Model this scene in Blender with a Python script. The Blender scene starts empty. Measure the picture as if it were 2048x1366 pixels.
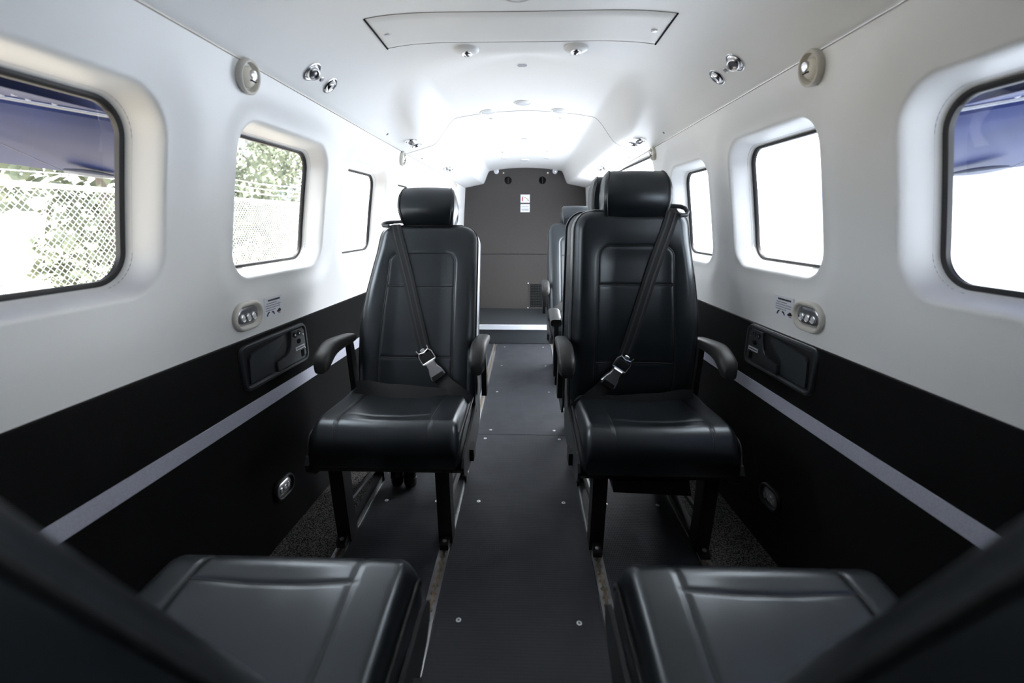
import bpy, math, random
import numpy as np
from mathutils import Vector, Matrix

# ------------------------------------------------------------------ scene, camera, light
scene = bpy.context.scene
COL = scene.collection
rnd = random.Random(7)
R = math.radians

cam_d = bpy.data.cameras.new('camera')
cam = bpy.data.objects.new('camera', cam_d)
COL.objects.link(cam)
scene.camera = cam
F_PX = 910.0                                   # focal length for a 2048 px wide frame
cam_d.sensor_width = 36.0
cam_d.lens = F_PX * 36.0 / 2048.0
cam_d.clip_start = 0.01
cam_d.clip_end = 300
PITCH = math.atan(243 / F_PX)
YAW = math.atan(28.5 / F_PX * math.cos(PITCH))
cam.location = (0.010, 0.0, 0.88)
cam.rotation_euler = (math.pi / 2 - PITCH, 0, YAW)
cam_d.dof.use_dof = True
cam_d.dof.focus_distance = 1.7
cam_d.dof.aperture_fstop = 3.2

world = bpy.data.worlds.new('world')
scene.world = world
world.use_nodes = True
wn = world.node_tree.nodes
bg = wn['Background']
bg.inputs['Color'].default_value = (0.93, 0.965, 1.0, 1)
bg.inputs['Strength'].default_value = 4.0

sun_d = bpy.data.lights.new('sun', 'SUN')
sun = bpy.data.objects.new('sun', sun_d)
COL.objects.link(sun)
sun_d.energy = 13.0
sun_d.angle = R(1.0)
sun_d.color = (1.0, 0.97, 0.93)
sun.rotation_euler = (R(14), 0, 0)             # high sun ahead of the nose, along the fuselage

vs = scene.view_settings
vs.view_transform = 'Standard'
vs.look = 'None'
vs.gamma = 1.0
vs.use_curve_mapping = False
vs.exposure = 2.1

# ------------------------------------------------------------------ materials
def mat(name, col, rough=0.5, metal=0.0, spec=0.5, bump=0.0, bscale=400.0, var=0.0, vscale=8.0,
        col2=None, sheen=0.0, detail=2.0, dist=0.001, coat=0.0):
    m = bpy.data.materials.new(name)
    m.use_nodes = True
    nt = m.node_tree
    n = nt.nodes
    p = n['Principled BSDF']
    p.inputs['Base Color'].default_value = (*col, 1)
    p.inputs['Roughness'].default_value = rough
    p.inputs['Metallic'].default_value = metal
    p.inputs['Specular IOR Level'].default_value = spec
    if sheen:
        p.inputs['Sheen Weight'].default_value = sheen
    if coat:
        p.inputs['Coat Weight'].default_value = coat
    tc = n.new('ShaderNodeTexCoord')
    if bump:
        t = n.new('ShaderNodeTexNoise')
        t.inputs['Scale'].default_value = bscale
        t.inputs['Detail'].default_value = detail
        nt.links.new(tc.outputs['Object'], t.inputs['Vector'])
        b = n.new('ShaderNodeBump')
        b.inputs['Strength'].default_value = bump
        b.inputs['Distance'].default_value = dist
        nt.links.new(t.outputs['Fac'], b.inputs['Height'])
        nt.links.new(b.outputs['Normal'], p.inputs['Normal'])
    if var or col2:
        t2 = n.new('ShaderNodeTexNoise')
        t2.inputs['Scale'].default_value = vscale
        t2.inputs['Detail'].default_value = 3.0
        nt.links.new(tc.outputs['Object'], t2.inputs['Vector'])
        r = n.new('ShaderNodeValToRGB')
        c2 = col2 if col2 else tuple(c * (1 - var) for c in col)
        r.color_ramp.elements[0].position = 0.42
        r.color_ramp.elements[1].position = 0.58
        r.color_ramp.elements[0].color = (*c2, 1)
        r.color_ramp.elements[1].color = (*col, 1)
        nt.links.new(t2.outputs['Fac'], r.inputs['Fac'])
        nt.links.new(r.outputs['Color'], p.inputs['Base Color'])
    return m

M = {}
M['white'] = mat('white_panel', (0.80, 0.80, 0.79), 0.42, spec=0.35, bump=0.06, bscale=260)
M['ceil'] = mat('white_headliner', (0.80, 0.80, 0.785), 0.5, spec=0.3, bump=0.05, bscale=220)
M['hatch'] = mat('hatch_white', (0.76, 0.755, 0.73), 0.5, spec=0.3)
M['carpet'] = mat('black_carpet', (0.0075, 0.0075, 0.0082), 0.95, spec=0.1, bump=0.5, bscale=900, var=0.45, vscale=500, sheen=0.03)
M['bulk'] = mat('bulkhead_carpet', (0.070, 0.0655, 0.063), 0.92, spec=0.15, bump=0.5, bscale=700, var=0.25, vscale=300, sheen=0.1)
M['stripe'] = mat('grey_stripe', (0.50, 0.51, 0.60), 0.65, spec=0.3, bump=0.2, bscale=900, var=0.12, vscale=300)
M['stripe2'] = mat('step_strip', (0.62, 0.66, 0.72), 0.5)
M['speck'] = mat('speckled_carpet', (0.16, 0.155, 0.145), 0.95, spec=0.1, bump=1.0, bscale=420, col2=(0.012, 0.012, 0.012), vscale=260, dist=0.004)
M['leather'] = mat('black_leather', (0.0070, 0.0090, 0.0110), 0.32, spec=0.85, bump=0.10, bscale=420, dist=0.0006)
M['leather'].node_tree.nodes['Principled BSDF'].inputs['Specular Tint'].default_value = (0.86, 0.94, 1.0, 1)  # bluish sky reflections put into the specular colour of the leather
M['pipe'] = mat('black_piping', (0.006, 0.0065, 0.007), 0.42)
M['plastic'] = mat('black_plastic', (0.010, 0.0108, 0.012), 0.45, bump=0.05, bscale=600)
M['plastic2'] = mat('charcoal_plastic', (0.030, 0.035, 0.040), 0.42, bump=0.05, bscale=600)
M['armpad'] = mat('armrest_pad', (0.022, 0.022, 0.021), 0.5, bump=0.06, bscale=500)
M['frame'] = mat('seat_frame_black', (0.006, 0.006, 0.0065), 0.5)
M['shroud'] = mat('seat_side_shroud', (0.030, 0.034, 0.035), 0.5, bump=0.04, bscale=500)
M['belt'] = mat('belt_webbing', (0.012, 0.0125, 0.014), 0.6, spec=0.4, bump=0.3, bscale=900)
M['chrome'] = mat('chrome', (0.82, 0.82, 0.84), 0.24, metal=1.0)
M['steel'] = mat('buckle_steel', (0.62, 0.61, 0.63), 0.30, metal=1.0)
M['alu'] = mat('track_aluminium', (0.72, 0.72, 0.74), 0.35, metal=1.0)
M['slot'] = mat('track_slot', (0.34, 0.27, 0.19), 0.6, metal=0.5, var=0.3, vscale=60)
M['rubber'] = mat('window_seal', (0.008, 0.007, 0.008), 0.55)
M['beige'] = mat('beige_bezel', (0.60, 0.575, 0.52), 0.45)
M['lampw'] = mat('warm_lamp_ball', (0.85, 0.80, 0.70), 0.25, spec=0.6)
M['lens'] = mat('lamp_lens', (0.70, 0.71, 0.73), 0.2, spec=0.6)
M['red'] = mat('red_print', (0.45, 0.04, 0.03), 0.5)
M['paper'] = mat('placard_white', (0.78, 0.79, 0.83), 0.4)
M['ink'] = mat('placard_ink', (0.02, 0.02, 0.03), 0.5)
M['joint'] = mat('joint_line', (0.16, 0.14, 0.12), 0.8)
M['joint2'] = mat('panel_joint_line', (0.30, 0.29, 0.28), 0.8)
M['ink2'] = mat('placard_grey_ink', (0.22, 0.23, 0.30), 0.5)
M['dark'] = mat('dark_gap', (0.004, 0.004, 0.004), 0.8, spec=0.1)
M['blue'] = mat('blue_wing_paint', (0.016, 0.025, 0.105), 0.55, spec=0.12, var=0.25, vscale=5)
M['bluedk'] = mat('blue_flap_paint', (0.011, 0.019, 0.080), 0.50, spec=0.14, var=0.25, vscale=4)
M['rivet'] = mat('rivet_heads', (0.20, 0.22, 0.30), 0.4)
M['wire2'] = mat('dull_grey_rod', (0.16, 0.17, 0.20), 0.5)
M['wire'] = mat('galvanised_wire', (0.70, 0.71, 0.72), 0.5)
M['leaf'] = mat('tree_leaves', (0.160, 0.180, 0.120), 0.7, spec=0.2, var=0.45, vscale=1.2)
M['bark'] = mat('tree_bark', (0.12, 0.10, 0.08), 0.9)
M['dirt'] = mat('pale_dry_ground', (0.38, 0.335, 0.27), 0.95, spec=0.1, var=0.15, vscale=0.6)
M['apron'] = mat('pale_concrete_apron', (0.37, 0.40, 0.45), 0.9, spec=0.1, var=0.1, vscale=0.4)
M['hangar'] = mat('hangar_wall', (0.55, 0.56, 0.56), 0.7)
M['roofblue'] = mat('hangar_roof', (0.20, 0.28, 0.42), 0.6)
M['shoe'] = mat('shoe_leather', (0.006, 0.006, 0.007), 0.22)

def floor_rubber():
    m = mat('dimpled_rubber_floor', (0.034, 0.0365, 0.043), 0.55, spec=0.22)
    nt = m.node_tree
    n = nt.nodes
    p = n['Principled BSDF']
    tc = n.new('ShaderNodeTexCoord')
    v = n.new('ShaderNodeTexVoronoi')
    v.feature = 'F1'
    v.inputs['Scale'].default_value = 210
    v.inputs['Randomness'].default_value = 0.0
    mp = n.new('ShaderNodeMapping')
    mp.inputs['Scale'].default_value = (1.0, 0.62, 1.0)
    nt.links.new(tc.outputs['Object'], mp.inputs['Vector'])
    nt.links.new(mp.outputs['Vector'], v.inputs['Vector'])
    b = n.new('ShaderNodeBump')
    b.inputs['Strength'].default_value = 0.5
    b.inputs['Distance'].default_value = 0.0016
    nt.links.new(v.outputs['Distance'], b.inputs['Height'])
    nt.links.new(b.outputs['Normal'], p.inputs['Normal'])
    t = n.new('ShaderNodeTexNoise')
    t.inputs['Scale'].default_value = 9
    t.inputs['Detail'].default_value = 5
    nt.links.new(tc.outputs['Object'], t.inputs['Vector'])
    mr = n.new('ShaderNodeMapRange')
    mr.inputs['From Min'].default_value = 0.3
    mr.inputs['From Max'].default_value = 0.7
    mr.inputs['To Min'].default_value = 0.46
    mr.inputs['To Max'].default_value = 0.62
    nt.links.new(t.outputs['Fac'], mr.inputs['Value'])
    nt.links.new(mr.outputs['Result'], p.inputs['Roughness'])
    return m
M['floor'] = floor_rubber()

def glass_mat():
    m = bpy.data.materials.new('tinted_window_acrylic')
    m.use_nodes = True
    nt = m.node_tree
    n = nt.nodes
    n.clear()
    o = n.new('ShaderNodeOutputMaterial')
    tr = n.new('ShaderNodeBsdfTransparent')
    tr.inputs['Color'].default_value = (0.50, 0.515, 0.53, 1)  # dark tint added to cut the daylight reaching the forward cabin
    gl = n.new('ShaderNodeBsdfGlossy')
    gl.inputs['Roughness'].default_value = 0.03
    lw = n.new('ShaderNodeLayerWeight')
    lw.inputs['Blend'].default_value = 0.5
    pw = n.new('ShaderNodeMath')
    pw.operation = 'POWER'
    pw.inputs[1].default_value = 5.0
    nt.links.new(lw.outputs['Facing'], pw.inputs[0])
    fr = n.new('ShaderNodeMath')
    fr.operation = 'MULTIPLY_ADD'
    fr.inputs[1].default_value = 0.9
    fr.inputs[2].default_value = 0.04
    nt.links.new(pw.outputs['Value'], fr.inputs[0])
    mx = n.new('ShaderNodeMixShader')
    nt.links.new(fr.outputs['Value'], mx.inputs['Fac'])
    nt.links.new(tr.outputs['BSDF'], mx.inputs[1])
    nt.links.new(gl.outputs['BSDF'], mx.inputs[2])
    nt.links.new(mx.outputs['Shader'], o.inputs['Surface'])
    return m
M['glass'] = glass_mat()

# ------------------------------------------------------------------ mesh helpers
ID = Matrix.Identity(4)

class MB:
    """collects geometry for one mesh"""
    def __init__(self):
        self.v = []
        self.f = []
    def add(self, vs_, fs_):
        o = len(self.v)
        self.v += [tuple(p) for p in vs_]
        self.f += [tuple(i + o for i in f) for f in fs_]
        return self
    def box(self, c, s, rot=None):
        hx, hy, hz = s[0] / 2, s[1] / 2, s[2] / 2
        vs_ = [Vector((x, y, z)) for x in (-hx, hx) for y in (-hy, hy) for z in (-hz, hz)]
        if rot is not None:
            vs_ = [rot @ p for p in vs_]
        cc = Vector(c)
        return self.add([p + cc for p in vs_],
                        [(0, 1, 3, 2), (4, 6, 7, 5), (0, 4, 5, 1), (2, 3, 7, 6), (0, 2, 6, 4), (1, 5, 7, 3)])
    def prism(self, pts, z0, z1, axes=(0, 1, 2), bev=0.0):
        """outline in plane (a,b), extruded along c; optional chamfer on the z1 side"""
        n = len(pts)
        def mk(a, b, c):
            p = [0, 0, 0]
            p[axes[0]] = a
            p[axes[1]] = b
            p[axes[2]] = c
            return tuple(p)
        ring = []
        if bev:
            cx = sum(p[0] for p in pts) / n
            cy = sum(p[1] for p in pts) / n
            ins = []
            for i, p in enumerate(pts):
                d = Vector((p[0] - cx, p[1] - cy))
                L = d.length
                ins.append((cx + d.x * (L - bev) / L, cy + d.y * (L - bev) / L))
            sgn = 1 if z1 > z0 else -1
            ring = [[mk(*p, z0) for p in pts], [mk(*p, z1 - sgn * bev) for p in pts], [mk(*p, z1) for p in ins]]
        else:
            ring = [[mk(*p, z0) for p in pts], [mk(*p, z1) for p in pts]]
        vs_ = [p for r_ in ring for p in r_]
        fs_ = [tuple(range(n))[::-1]]
        for k in range(len(ring) - 1):
            for i in range(n):
                j = (i + 1) % n
                fs_.append((k * n + i, k * n + j, (k + 1) * n + j, (k + 1) * n + i))
        fs_.append(tuple((len(ring) - 1) * n + i for i in range(n)))
        return self.add(vs_, fs_)
    def rings(self, rings, closed=True, cap0=False, cap1=False):
        n = len(rings[0])
        vs_ = [p for r_ in rings for p in r_]
        fs_ = []
        m = n if closed else n - 1
        for k in range(len(rings) - 1):
            for i in range(m):
                j = (i + 1) % n
                fs_.append((k * n + i, k * n + j, (k + 1) * n + j, (k + 1) * n + i))
        if cap0:
            fs_.append(tuple(range(n))[::-1])
        if cap1:
            fs_.append(tuple((len(rings) - 1) * n + i for i in range(n)))
        return self.add(vs_, fs_)
    def tube(self, path, r, n=8, closed=False, caps=True):
        P = [Vector(p) for p in path]
        N = len(P)
        rings = []
        up = Vector((0, 0, 1))
        prev = None
        for i in range(N):
            if closed:
                t = P[(i + 1) % N] - P[i - 1]
            else:
                t = P[min(i + 1, N - 1)] - P[max(i - 1, 0)]
            t.normalize()
            if prev is None:
                a = up if abs(t.dot(up)) < 0.9 else Vector((1, 0, 0))
                x = t.cross(a).normalized()
            else:
                x = (prev - t * prev.dot(t)).normalized()
            prev = x
            y = t.cross(x)
            rr = r[i] if isinstance(r, (list, tuple)) else r
            rings.append([tuple(P[i] + (x * math.cos(2 * math.pi * k / n) + y * math.sin(2 * math.pi * k / n)) * rr) for k in range(n)])
        if closed:
            rings.append(rings[0])
            return self.rings(rings)
        return self.rings(rings, True, caps, caps)
    def lathe(self, prof, n=28, sx=1.0, sy=1.0, c=(0, 0, 0), cap0=True, cap1=True):
        """profile [(r, z)] around local z"""
        rings = [[(c[0] + r_ * sx * math.cos(2 * math.pi * k / n), c[1] + r_ * sy * math.sin(2 * math.pi * k / n), c[2] + z) for k in range(n)] for r_, z in prof]
        return self.rings(rings, True, cap0, cap1)
    def stad(self, prof, hl, n=10, c=(0, 0, 0), cap1=True, cap0=True):
        """stadium-shaped lathe: profile [(r, z)], straight half-length hl along x"""
        rings = []
        for r_, z in prof:
            ring = []
            for k in range(n + 1):
                a = -math.pi / 2 + math.pi * k / n
                ring.append((c[0] + hl + r_ * math.cos(a), c[1] + r_ * math.sin(a), c[2] + z))
            for k in range(n + 1):
                a = math.pi / 2 + math.pi * k / n
                ring.append((c[0] - hl + r_ * math.cos(a), c[1] + r_ * math.sin(a), c[2] + z))
            rings.append(ring)
        return self.rings(rings, True, cap0, cap1)
    def strip(self, pts, nrm, wid, th=0.0025, side=None):
        """flat webbing along pts; side vectors across, nrm the face normals"""
        rings = []
        for p, s, nn in zip(pts, side, nrm):
            p, s, nn = Vector(p), Vector(s).normalized(), Vector(nn).normalized()
            rings.append([tuple(p - s * wid / 2), tuple(p + s * wid / 2), tuple(p + s * wid / 2 + nn * th), tuple(p - s * wid / 2 + nn * th)])
        return self.rings(rings, True, True, True)
    def build(self, name, m, parent=None, T=ID, smooth=True, bev=0.0, ang=40, mesh_only=False):
        T = T.copy()
        vs_ = [T @ Vector(p) for p in self.v]
        fs_ = self.f
        if T.to_3x3().determinant() < 0:
            fs_ = [tuple(reversed(f)) for f in fs_]
        me = bpy.data.meshes.new(name)
        me.from_pydata([tuple(p) for p in vs_], [], fs_)
        finish(me, m, smooth, ang)
        if mesh_only:
            return me
        return put(name, me, parent, bev=bev)

def finish(me, m, smooth=True, ang=40):
    me.materials.append(m)
    me.validate()
    if smooth:
        me.polygons.foreach_set('use_smooth', [True] * len(me.polygons))
        me.set_sharp_from_angle(angle=R(ang))
    me.update()

def put(name, me, parent=None, bev=0.0, loc=None):
    o = bpy.data.objects.new(name, me)
    COL.objects.link(o)
    if parent is not None:
        o.parent = parent
    if loc is not None:
        o.location = loc
    if bev:
        b = o.modifiers.new('bevel', 'BEVEL')
        b.width = bev
        b.segments = 2
        b.limit_method = 'ANGLE'
        b.angle_limit = R(50)
    return o

def tag(o, label, cat, group=None):
    o['label'] = label
    o['category'] = cat
    if group:
        o['group'] = group
    return o

def struct(o, label=None):
    o['kind'] = 'structure'
    if label:
        o['label'] = label
    return o

def empty(name, loc=(0, 0, 0), rz=0.0):
    o = bpy.data.objects.new(name, None)
    COL.objects.link(o)
    o.location = loc
    o.rotation_euler = (0, 0, rz)
    o.empty_display_size = 0.05
    return o

def npmesh(name, verts, faces, m, smooth=True, ang=40):
    me = bpy.data.meshes.new(name)
    me.from_pydata(np.asarray(verts).tolist(), [], faces if isinstance(faces, list) else np.asarray(faces).tolist())
    finish(me, m, smooth, ang)
    return me

def grid_faces(nu, nv, flip=False):
    i, j = np.meshgrid(np.arange(nu - 1), np.arange(nv - 1), indexing='ij')
    a = i * nv + j
    f = np.stack([a, a + nv, a + nv + 1, a + 1], -1).reshape(-1, 4)
    return f[:, ::-1] if flip else f

def sstep(x):
    x = np.clip(x, 0, 1)
    return x * x * (3 - 2 * x)

# ------------------------------------------------------------------ cabin shell
Y_FRONT, Y_BACK = -1.25, 3.93
ZB = 0.595                                           # white panel / dark carpet border
def Xs(Y): return 0.60 - 0.0275 * Y                  # headliner seam half width
def Zs(Y): return 0.88 + 0.335 - 0.0200 * Y          # headliner seam height
def Xw(Y): return 0.745 - 0.0555 * Y                 # lower wall half width
def wallX(Y, z):
    t = np.clip((z - ZB) / (Zs(Y) - ZB), 0, 1.2)
    return Xw(Y) + (Xs(Y) - Xw(Y)) * t ** 1.3

def wall_frame(s, Y, z, off=0.0):
    """local x aft along the wall, y up the wall, z into the cabin"""
    e = 0.01
    def P(Y_, z_): return Vector((s * float(wallX(Y_, z_)), Y_, z_))
    o = P(Y, z)
    tx = (P(Y + e, z) - o).normalized()
    ty = (P(Y, z + e) - o).normalized()
    n = tx.cross(ty).normalized()
    if n.x * s > 0:
        n = -n
    ty = (ty - tx * ty.dot(tx)).normalized()
    o = o + n * off
    return Matrix(((tx.x, ty.x, n.x, o.x), (tx.y, ty.y, n.y, o.y), (tx.z, ty.z, n.z, o.z), (0, 0, 0, 1)))

def ceilZ(x, Y):
    x = np.abs(np.asarray(x, float))
    Y = np.asarray(Y, float)
    xs, zs = Xs(Y), Zs(Y)
    r = np.clip(x / xs, 0, 1)
    A = zs + (1.332 - zs) * (1 - r ** 4.8)
    xm = 0.362 - 0.024 * (Y - 2.1)
    shelf = zs + (0.29 - 0.05 * np.clip(Y - 2.1, 0, 2)) * (xs - x)
    zc = 1.350 - 0.033 * (Y - 2.1)
    plat = zc - 0.030 * (x / 0.32) ** 2
    wd = np.clip(0.124 - 0.036 * (Y - 2.1), 0.055, 0.124)
    B = shelf + (plat - shelf) * sstep((xm + wd / 2 - x) / wd)
    y0 = 1.425 + 0.9 * np.maximum(x - 0.10, 0) ** 2 / 0.5
    T = sstep((Y - y0) / (0.16 + 0.25 * r))
    return A + (B - A) * T

def ceil_frame(x, Y, off=0.0):
    """local z points down out of the headliner, local y aft"""
    e = 0.01
    def P(x_, Y_): return Vector((x_, Y_, float(ceilZ(x_, Y_))))
    o = P(x, Y)
    ty = (P(x, Y + e) - P(x, Y - e)).normalized()
    tx = (P(x + e, Y) - P(x - e, Y)).normalized()
    n = ty.cross(tx).normalized()
    if n.z > 0:
        n = -n
    tx = ty.cross(n).normalized()
    o = o + n * off
    return Matrix(((tx.x, ty.x, n.x, o.x), (tx.y, ty.y, n.y, o.y), (tx.z, ty.z, n.z, o.z), (0, 0, 0, 1)))

# windows: (Y0, Y1, z0, z1, corner radius) of the clear opening
WIN_L = [(0.30, 0.832, 0.768, 1.072, 0.055), (1.075, 1.455, 0.765, 1.072, 0.045), (1.645, 2.015, 0.758, 1.058, 0.045), (2.19, 2.525, 0.752, 1.046, 0.045)]
WIN_R = [(0.30, 0.825, 0.770, 1.070, 0.055), (1.070, 1.425, 0.770, 1.075, 0.045), (1.620, 1.925, 0.755, 1.055, 0.045)]
DOOR = (2.13, 3.42, -0.4, 1.150, 0.07)
DEPTH = 0.060

def sdf_rr(Y, z, w):
    cy, cz = (w[0] + w[1]) / 2, (w[2] + w[3]) / 2
    r = w[4]
    qx = np.abs(Y - cy) - (w[1] - w[0]) / 2 + r
    qy = np.abs(z - cz) - (w[3] - w[2]) / 2 + r
    return np.hypot(np.maximum(qx, 0), np.maximum(qy, 0)) + np.minimum(np.maximum(qx, qy), 0) - r

def samples(a, b, edges, fine=0.004, coarse=0.016, near=0.062):
    ys = [a]
    while ys[-1] < b - 1e-6:
        y = ys[-1]
        d = min(abs(y - e) for e in edges)
        st = fine if d < near else min(coarse, max(fine, d - near + fine))
        ys.append(min(b, y + st))
    return np.array(ys)

def displaced(s, wins, Yg, Zg):
    d = np.zeros_like(Yg)
    q = np.full_like(Yg, 9.0)
    for w in wins:
        qq = sdf_rr(Yg, Zg, w)
        q = np.minimum(q, qq)
        dep = DEPTH if w is not DOOR else 0.022
        dd = dep * sstep((0.026 - qq) / 0.026)
        if w is not DOOR:
            dd = dd + (0.011 * sstep((0.098 - qq) / 0.065) if w[1] - w[0] < 0.45 else 0.011 * sstep((0.12 - qq) / 0.11))
        d = np.maximum(d, dd)
    return d, q

def wall_upper(s, wins, name, label):
    ye = sorted([e for w in wins for e in (w[0], w[1])])
    Ys = samples(Y_FRONT, Y_BACK + 0.01, ye)
    zs_ = samples(ZB, 1.0 * 1.24, [0.765, 1.065])
    t = (zs_ - ZB) / (1.24 - ZB)
    Yg, tg = np.meshgrid(Ys, t, indexing='ij')
    # straight z rows up to the seam, then the rows squeeze to end on it
    Zt = Zs(Yg)
    Zg = np.where(tg < 0.80, ZB + (1.24 - ZB) * tg, 0)
    zl = ZB + (1.24 - ZB) * 0.80
    Zg = np.where(tg >= 0.80, zl + (Zt - zl) * (tg - 0.80) / 0.20, Zg)
    # snap rows and columns on each clear opening
    for w in wins:
        q = sdf_rr(Yg, Zg, w)
        e = 1e-4
        gy = (sdf_rr(Yg + e, Zg, w) - sdf_rr(Yg - e, Zg, w)) / (2 * e)
        gz = (sdf_rr(Yg, Zg + e, w) - sdf_rr(Yg, Zg - e, w)) / (2 * e)
        near = np.abs(q) < 0.0026
        Yg = np.where(near, Yg - q * gy, Yg)
        Zg = np.where(near & (tg > 0.001) & (tg < 0.999), Zg - q * gz, Zg)
    d, q = displaced(s, wins, Yg, Zg)
    edge = sstep((0.999 - tg) / 0.02) * sstep(tg / 0.03) if not any(w is DOOR for w in wins) else sstep((0.999 - tg) / 0.02)
    X = s * (wallX(Yg, Zg) + d * edge)
    V = np.stack([X, Yg, Zg], -1).reshape(-1, 3)
    nu, nv = Yg.shape
    f = grid_faces(nu, nv, flip=(s > 0))
    qc = q.reshape(-1)[f].mean(1)
    f = f[qc > -0.0004]
    me = npmesh(name, V, f, M['white'], ang=60)
    return struct(put(name, me), label)

wall_left = wall_upper(-1, WIN_L, 'wall_left', 'white moulded cabin sidewall with four deep window reveals')
wall_right = wall_upper(1, WIN_R + [DOOR], 'wall_right', 'white moulded cabin sidewall with windows and open doorway')

def lower_wall(s, parent):
    gaps = [(Y_FRONT, Y_BACK)] if s < 0 else [(Y_FRONT, DOOR[0]), (DOOR[1], Y_BACK)]
    mb = MB()
    for a, b in gaps:
        n = max(2, int((b - a) / 0.2))
        rings = []
        for i in range(n + 1):
            Y = a + (b - a) * i / n
            x = Xw(Y)
            prof = [(x - 0.012, -0.01), (x - 0.004, 0.03), (x, 0.10), (x + 0.001, 0.3), (x - 0.002, ZB - 0.004), (x + 0.004, ZB + 0.003), (x + 0.03, ZB + 0.003)]
            rings.append([(s * p[0], Y, p[1]) for p in prof])
        if s > 0:
            rings = [list(reversed(r_)) for r_ in rings]
        mb.rings(rings, closed=False)
    o = mb.build('lower_sidewall_carpet', M['carpet'], parent, ang=50)
    return o
lower_wall(-1, wall_left)
lower_wall(1, wall_right)

# stripes on the lower walls
def stripe(s, n):
    mb = MB()
    for a, b in ([(Y_FRONT, Y_BACK - 0.7)] if s < 0 else [(Y_FRONT, DOOR[0])]):
        rings = []
        for i in range(25):
            Y = a + (b - a) * i / 24
            x = Xw(Y) + 0.001
            rings.append([(s * x, Y, 0.393), (s * (x - 0.003), Y, 0.394), (s * (x - 0.003), Y, 0.430), (s * x, Y, 0.431)])
        if s > 0:
            rings = [list(reversed(r_)) for r_ in rings]
        mb.rings(rings, closed=True, cap0=True, cap1=True)
    return struct(mb.build('trim_%d' % n, M['stripe'], ang=30), 'light grey stripe along the black lower sidewall')
stripe(-1, 1)
stripe(1, 2)

# headliner
def ceiling():
    Ys = np.concatenate([np.linspace(Y_FRONT, 1.3, 60, endpoint=False), np.linspace(1.3, 2.0, 70, endpoint=False), np.linspace(2.0, Y_BACK + 0.01, 80)])
    ss = np.linspace(-1, 1, 121)
    Yg, sg = np.meshgrid(Ys, ss, indexing='ij')
    X = sg * (Xs(Yg) + 0.004)
    Z = ceilZ(X, Yg)
    f = grid_faces(*Yg.shape, flip=True)
    me = npmesh('ceiling', np.stack([X, Yg, Z], -1).reshape(-1, 3), f, M['ceil'], ang=60)
    o = struct(put('ceiling', me), 'white moulded headliner with a raised centre vault')
    # panel joint across the headliner
    for Yj, nm in ((2.205, 'panel_joint'),):
        mb = MB()
        path = [(x, Yj, float(ceilZ(x, Yj)) - 0.0002) for x in np.linspace(-Xs(Yj), Xs(Yj), 90)]
        mb.tube(path, 0.0012, 6)
        mb.build(nm, M['joint2'], o)
    return o
ceil_o = ceiling()
for n, s in ((3, -1), (4, 1)):
    mb = MB()
    mb.tube([(s * (Xs(Y) + 0.0005), Y, Zs(Y) - 0.0005) for Y in np.linspace(Y_FRONT, Y_BACK, 40)], 0.0012, 6)
    struct(mb.build('trim_%d' % n, M['joint']), 'thin dark joint between sidewall and headliner')

# windows: black seal, thin retainer line, tinted pane
def rr_path(w, grow, n=10):
    r = w[4] + grow
    pts = []
    for cy, cz, a0 in ((w[1] - w[4], w[3] - w[4], 0), (w[0] + w[4], w[3] - w[4], 90), (w[0] + w[4], w[2] + w[4], 180), (w[1] - w[4], w[2] + w[4], 270)):
        for k in range(n + 1):
            a = R(a0 + 90 * k / n)
            pts.append((cy + r * math.cos(a), cz + r * math.sin(a)))
    out = []
    for i, p in enumerate(pts):                     # resample the straight runs too
        q = pts[(i + 1) % len(pts)]
        out.append(p)
        L = math.hypot(q[0] - p[0], q[1] - p[1])
        k = int(L / 0.04)
        for j in range(1, k + 1):
            out.append((p[0] + (q[0] - p[0]) * j / (k + 1), p[1] + (q[1] - p[1]) * j / (k + 1)))
    return out

wi = 0
for s, wins in ((-1, WIN_L), (1, WIN_R)):
    for w in wins:
        wi += 1
        dep = DEPTH + 0.011
        root = struct(empty('window_%d' % wi, (s * float(wallX((w[0] + w[1]) / 2, w[2])), (w[0] + w[1]) / 2, w[2])), 'cabin window with black rubber seal')
        T = Matrix.Translation(-root.location)
        def P(y, z, o): return (s * (float(wallX(y, z)) + o), y, z)
        mb = MB()
        sw = 0.0065 if w[1] - w[0] > 0.45 else 0.0035
        prof = [(0.003, dep - 0.004), (-0.001, dep - 0.005), (-sw, dep - 0.003), (-sw, dep + 0.006), (0.004, dep + 0.006)]
        rings = [[P(y, z, o) for y, z in rr_path(w, g)] for g, o in prof]
        mb.rings(rings, True)
        mb.build('seal', M['rubber'], root, T, ang=60)
        mb = MB()
        mb.tube([P(y, z, dep - 0.012) for y, z in rr_path(w, 0.0085)], 0.0012, 5, closed=True)
        mb.build('retainer_line', M['ink2'], root, T)
        mb = MB()
        ring = [P(y, z, dep + 0.002) for y, z in rr_path(w, -0.002)]
        mb.add(ring, [tuple(range(len(ring)))])
        mb.build('pane', M['glass'], root, T, smooth=False)

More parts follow.
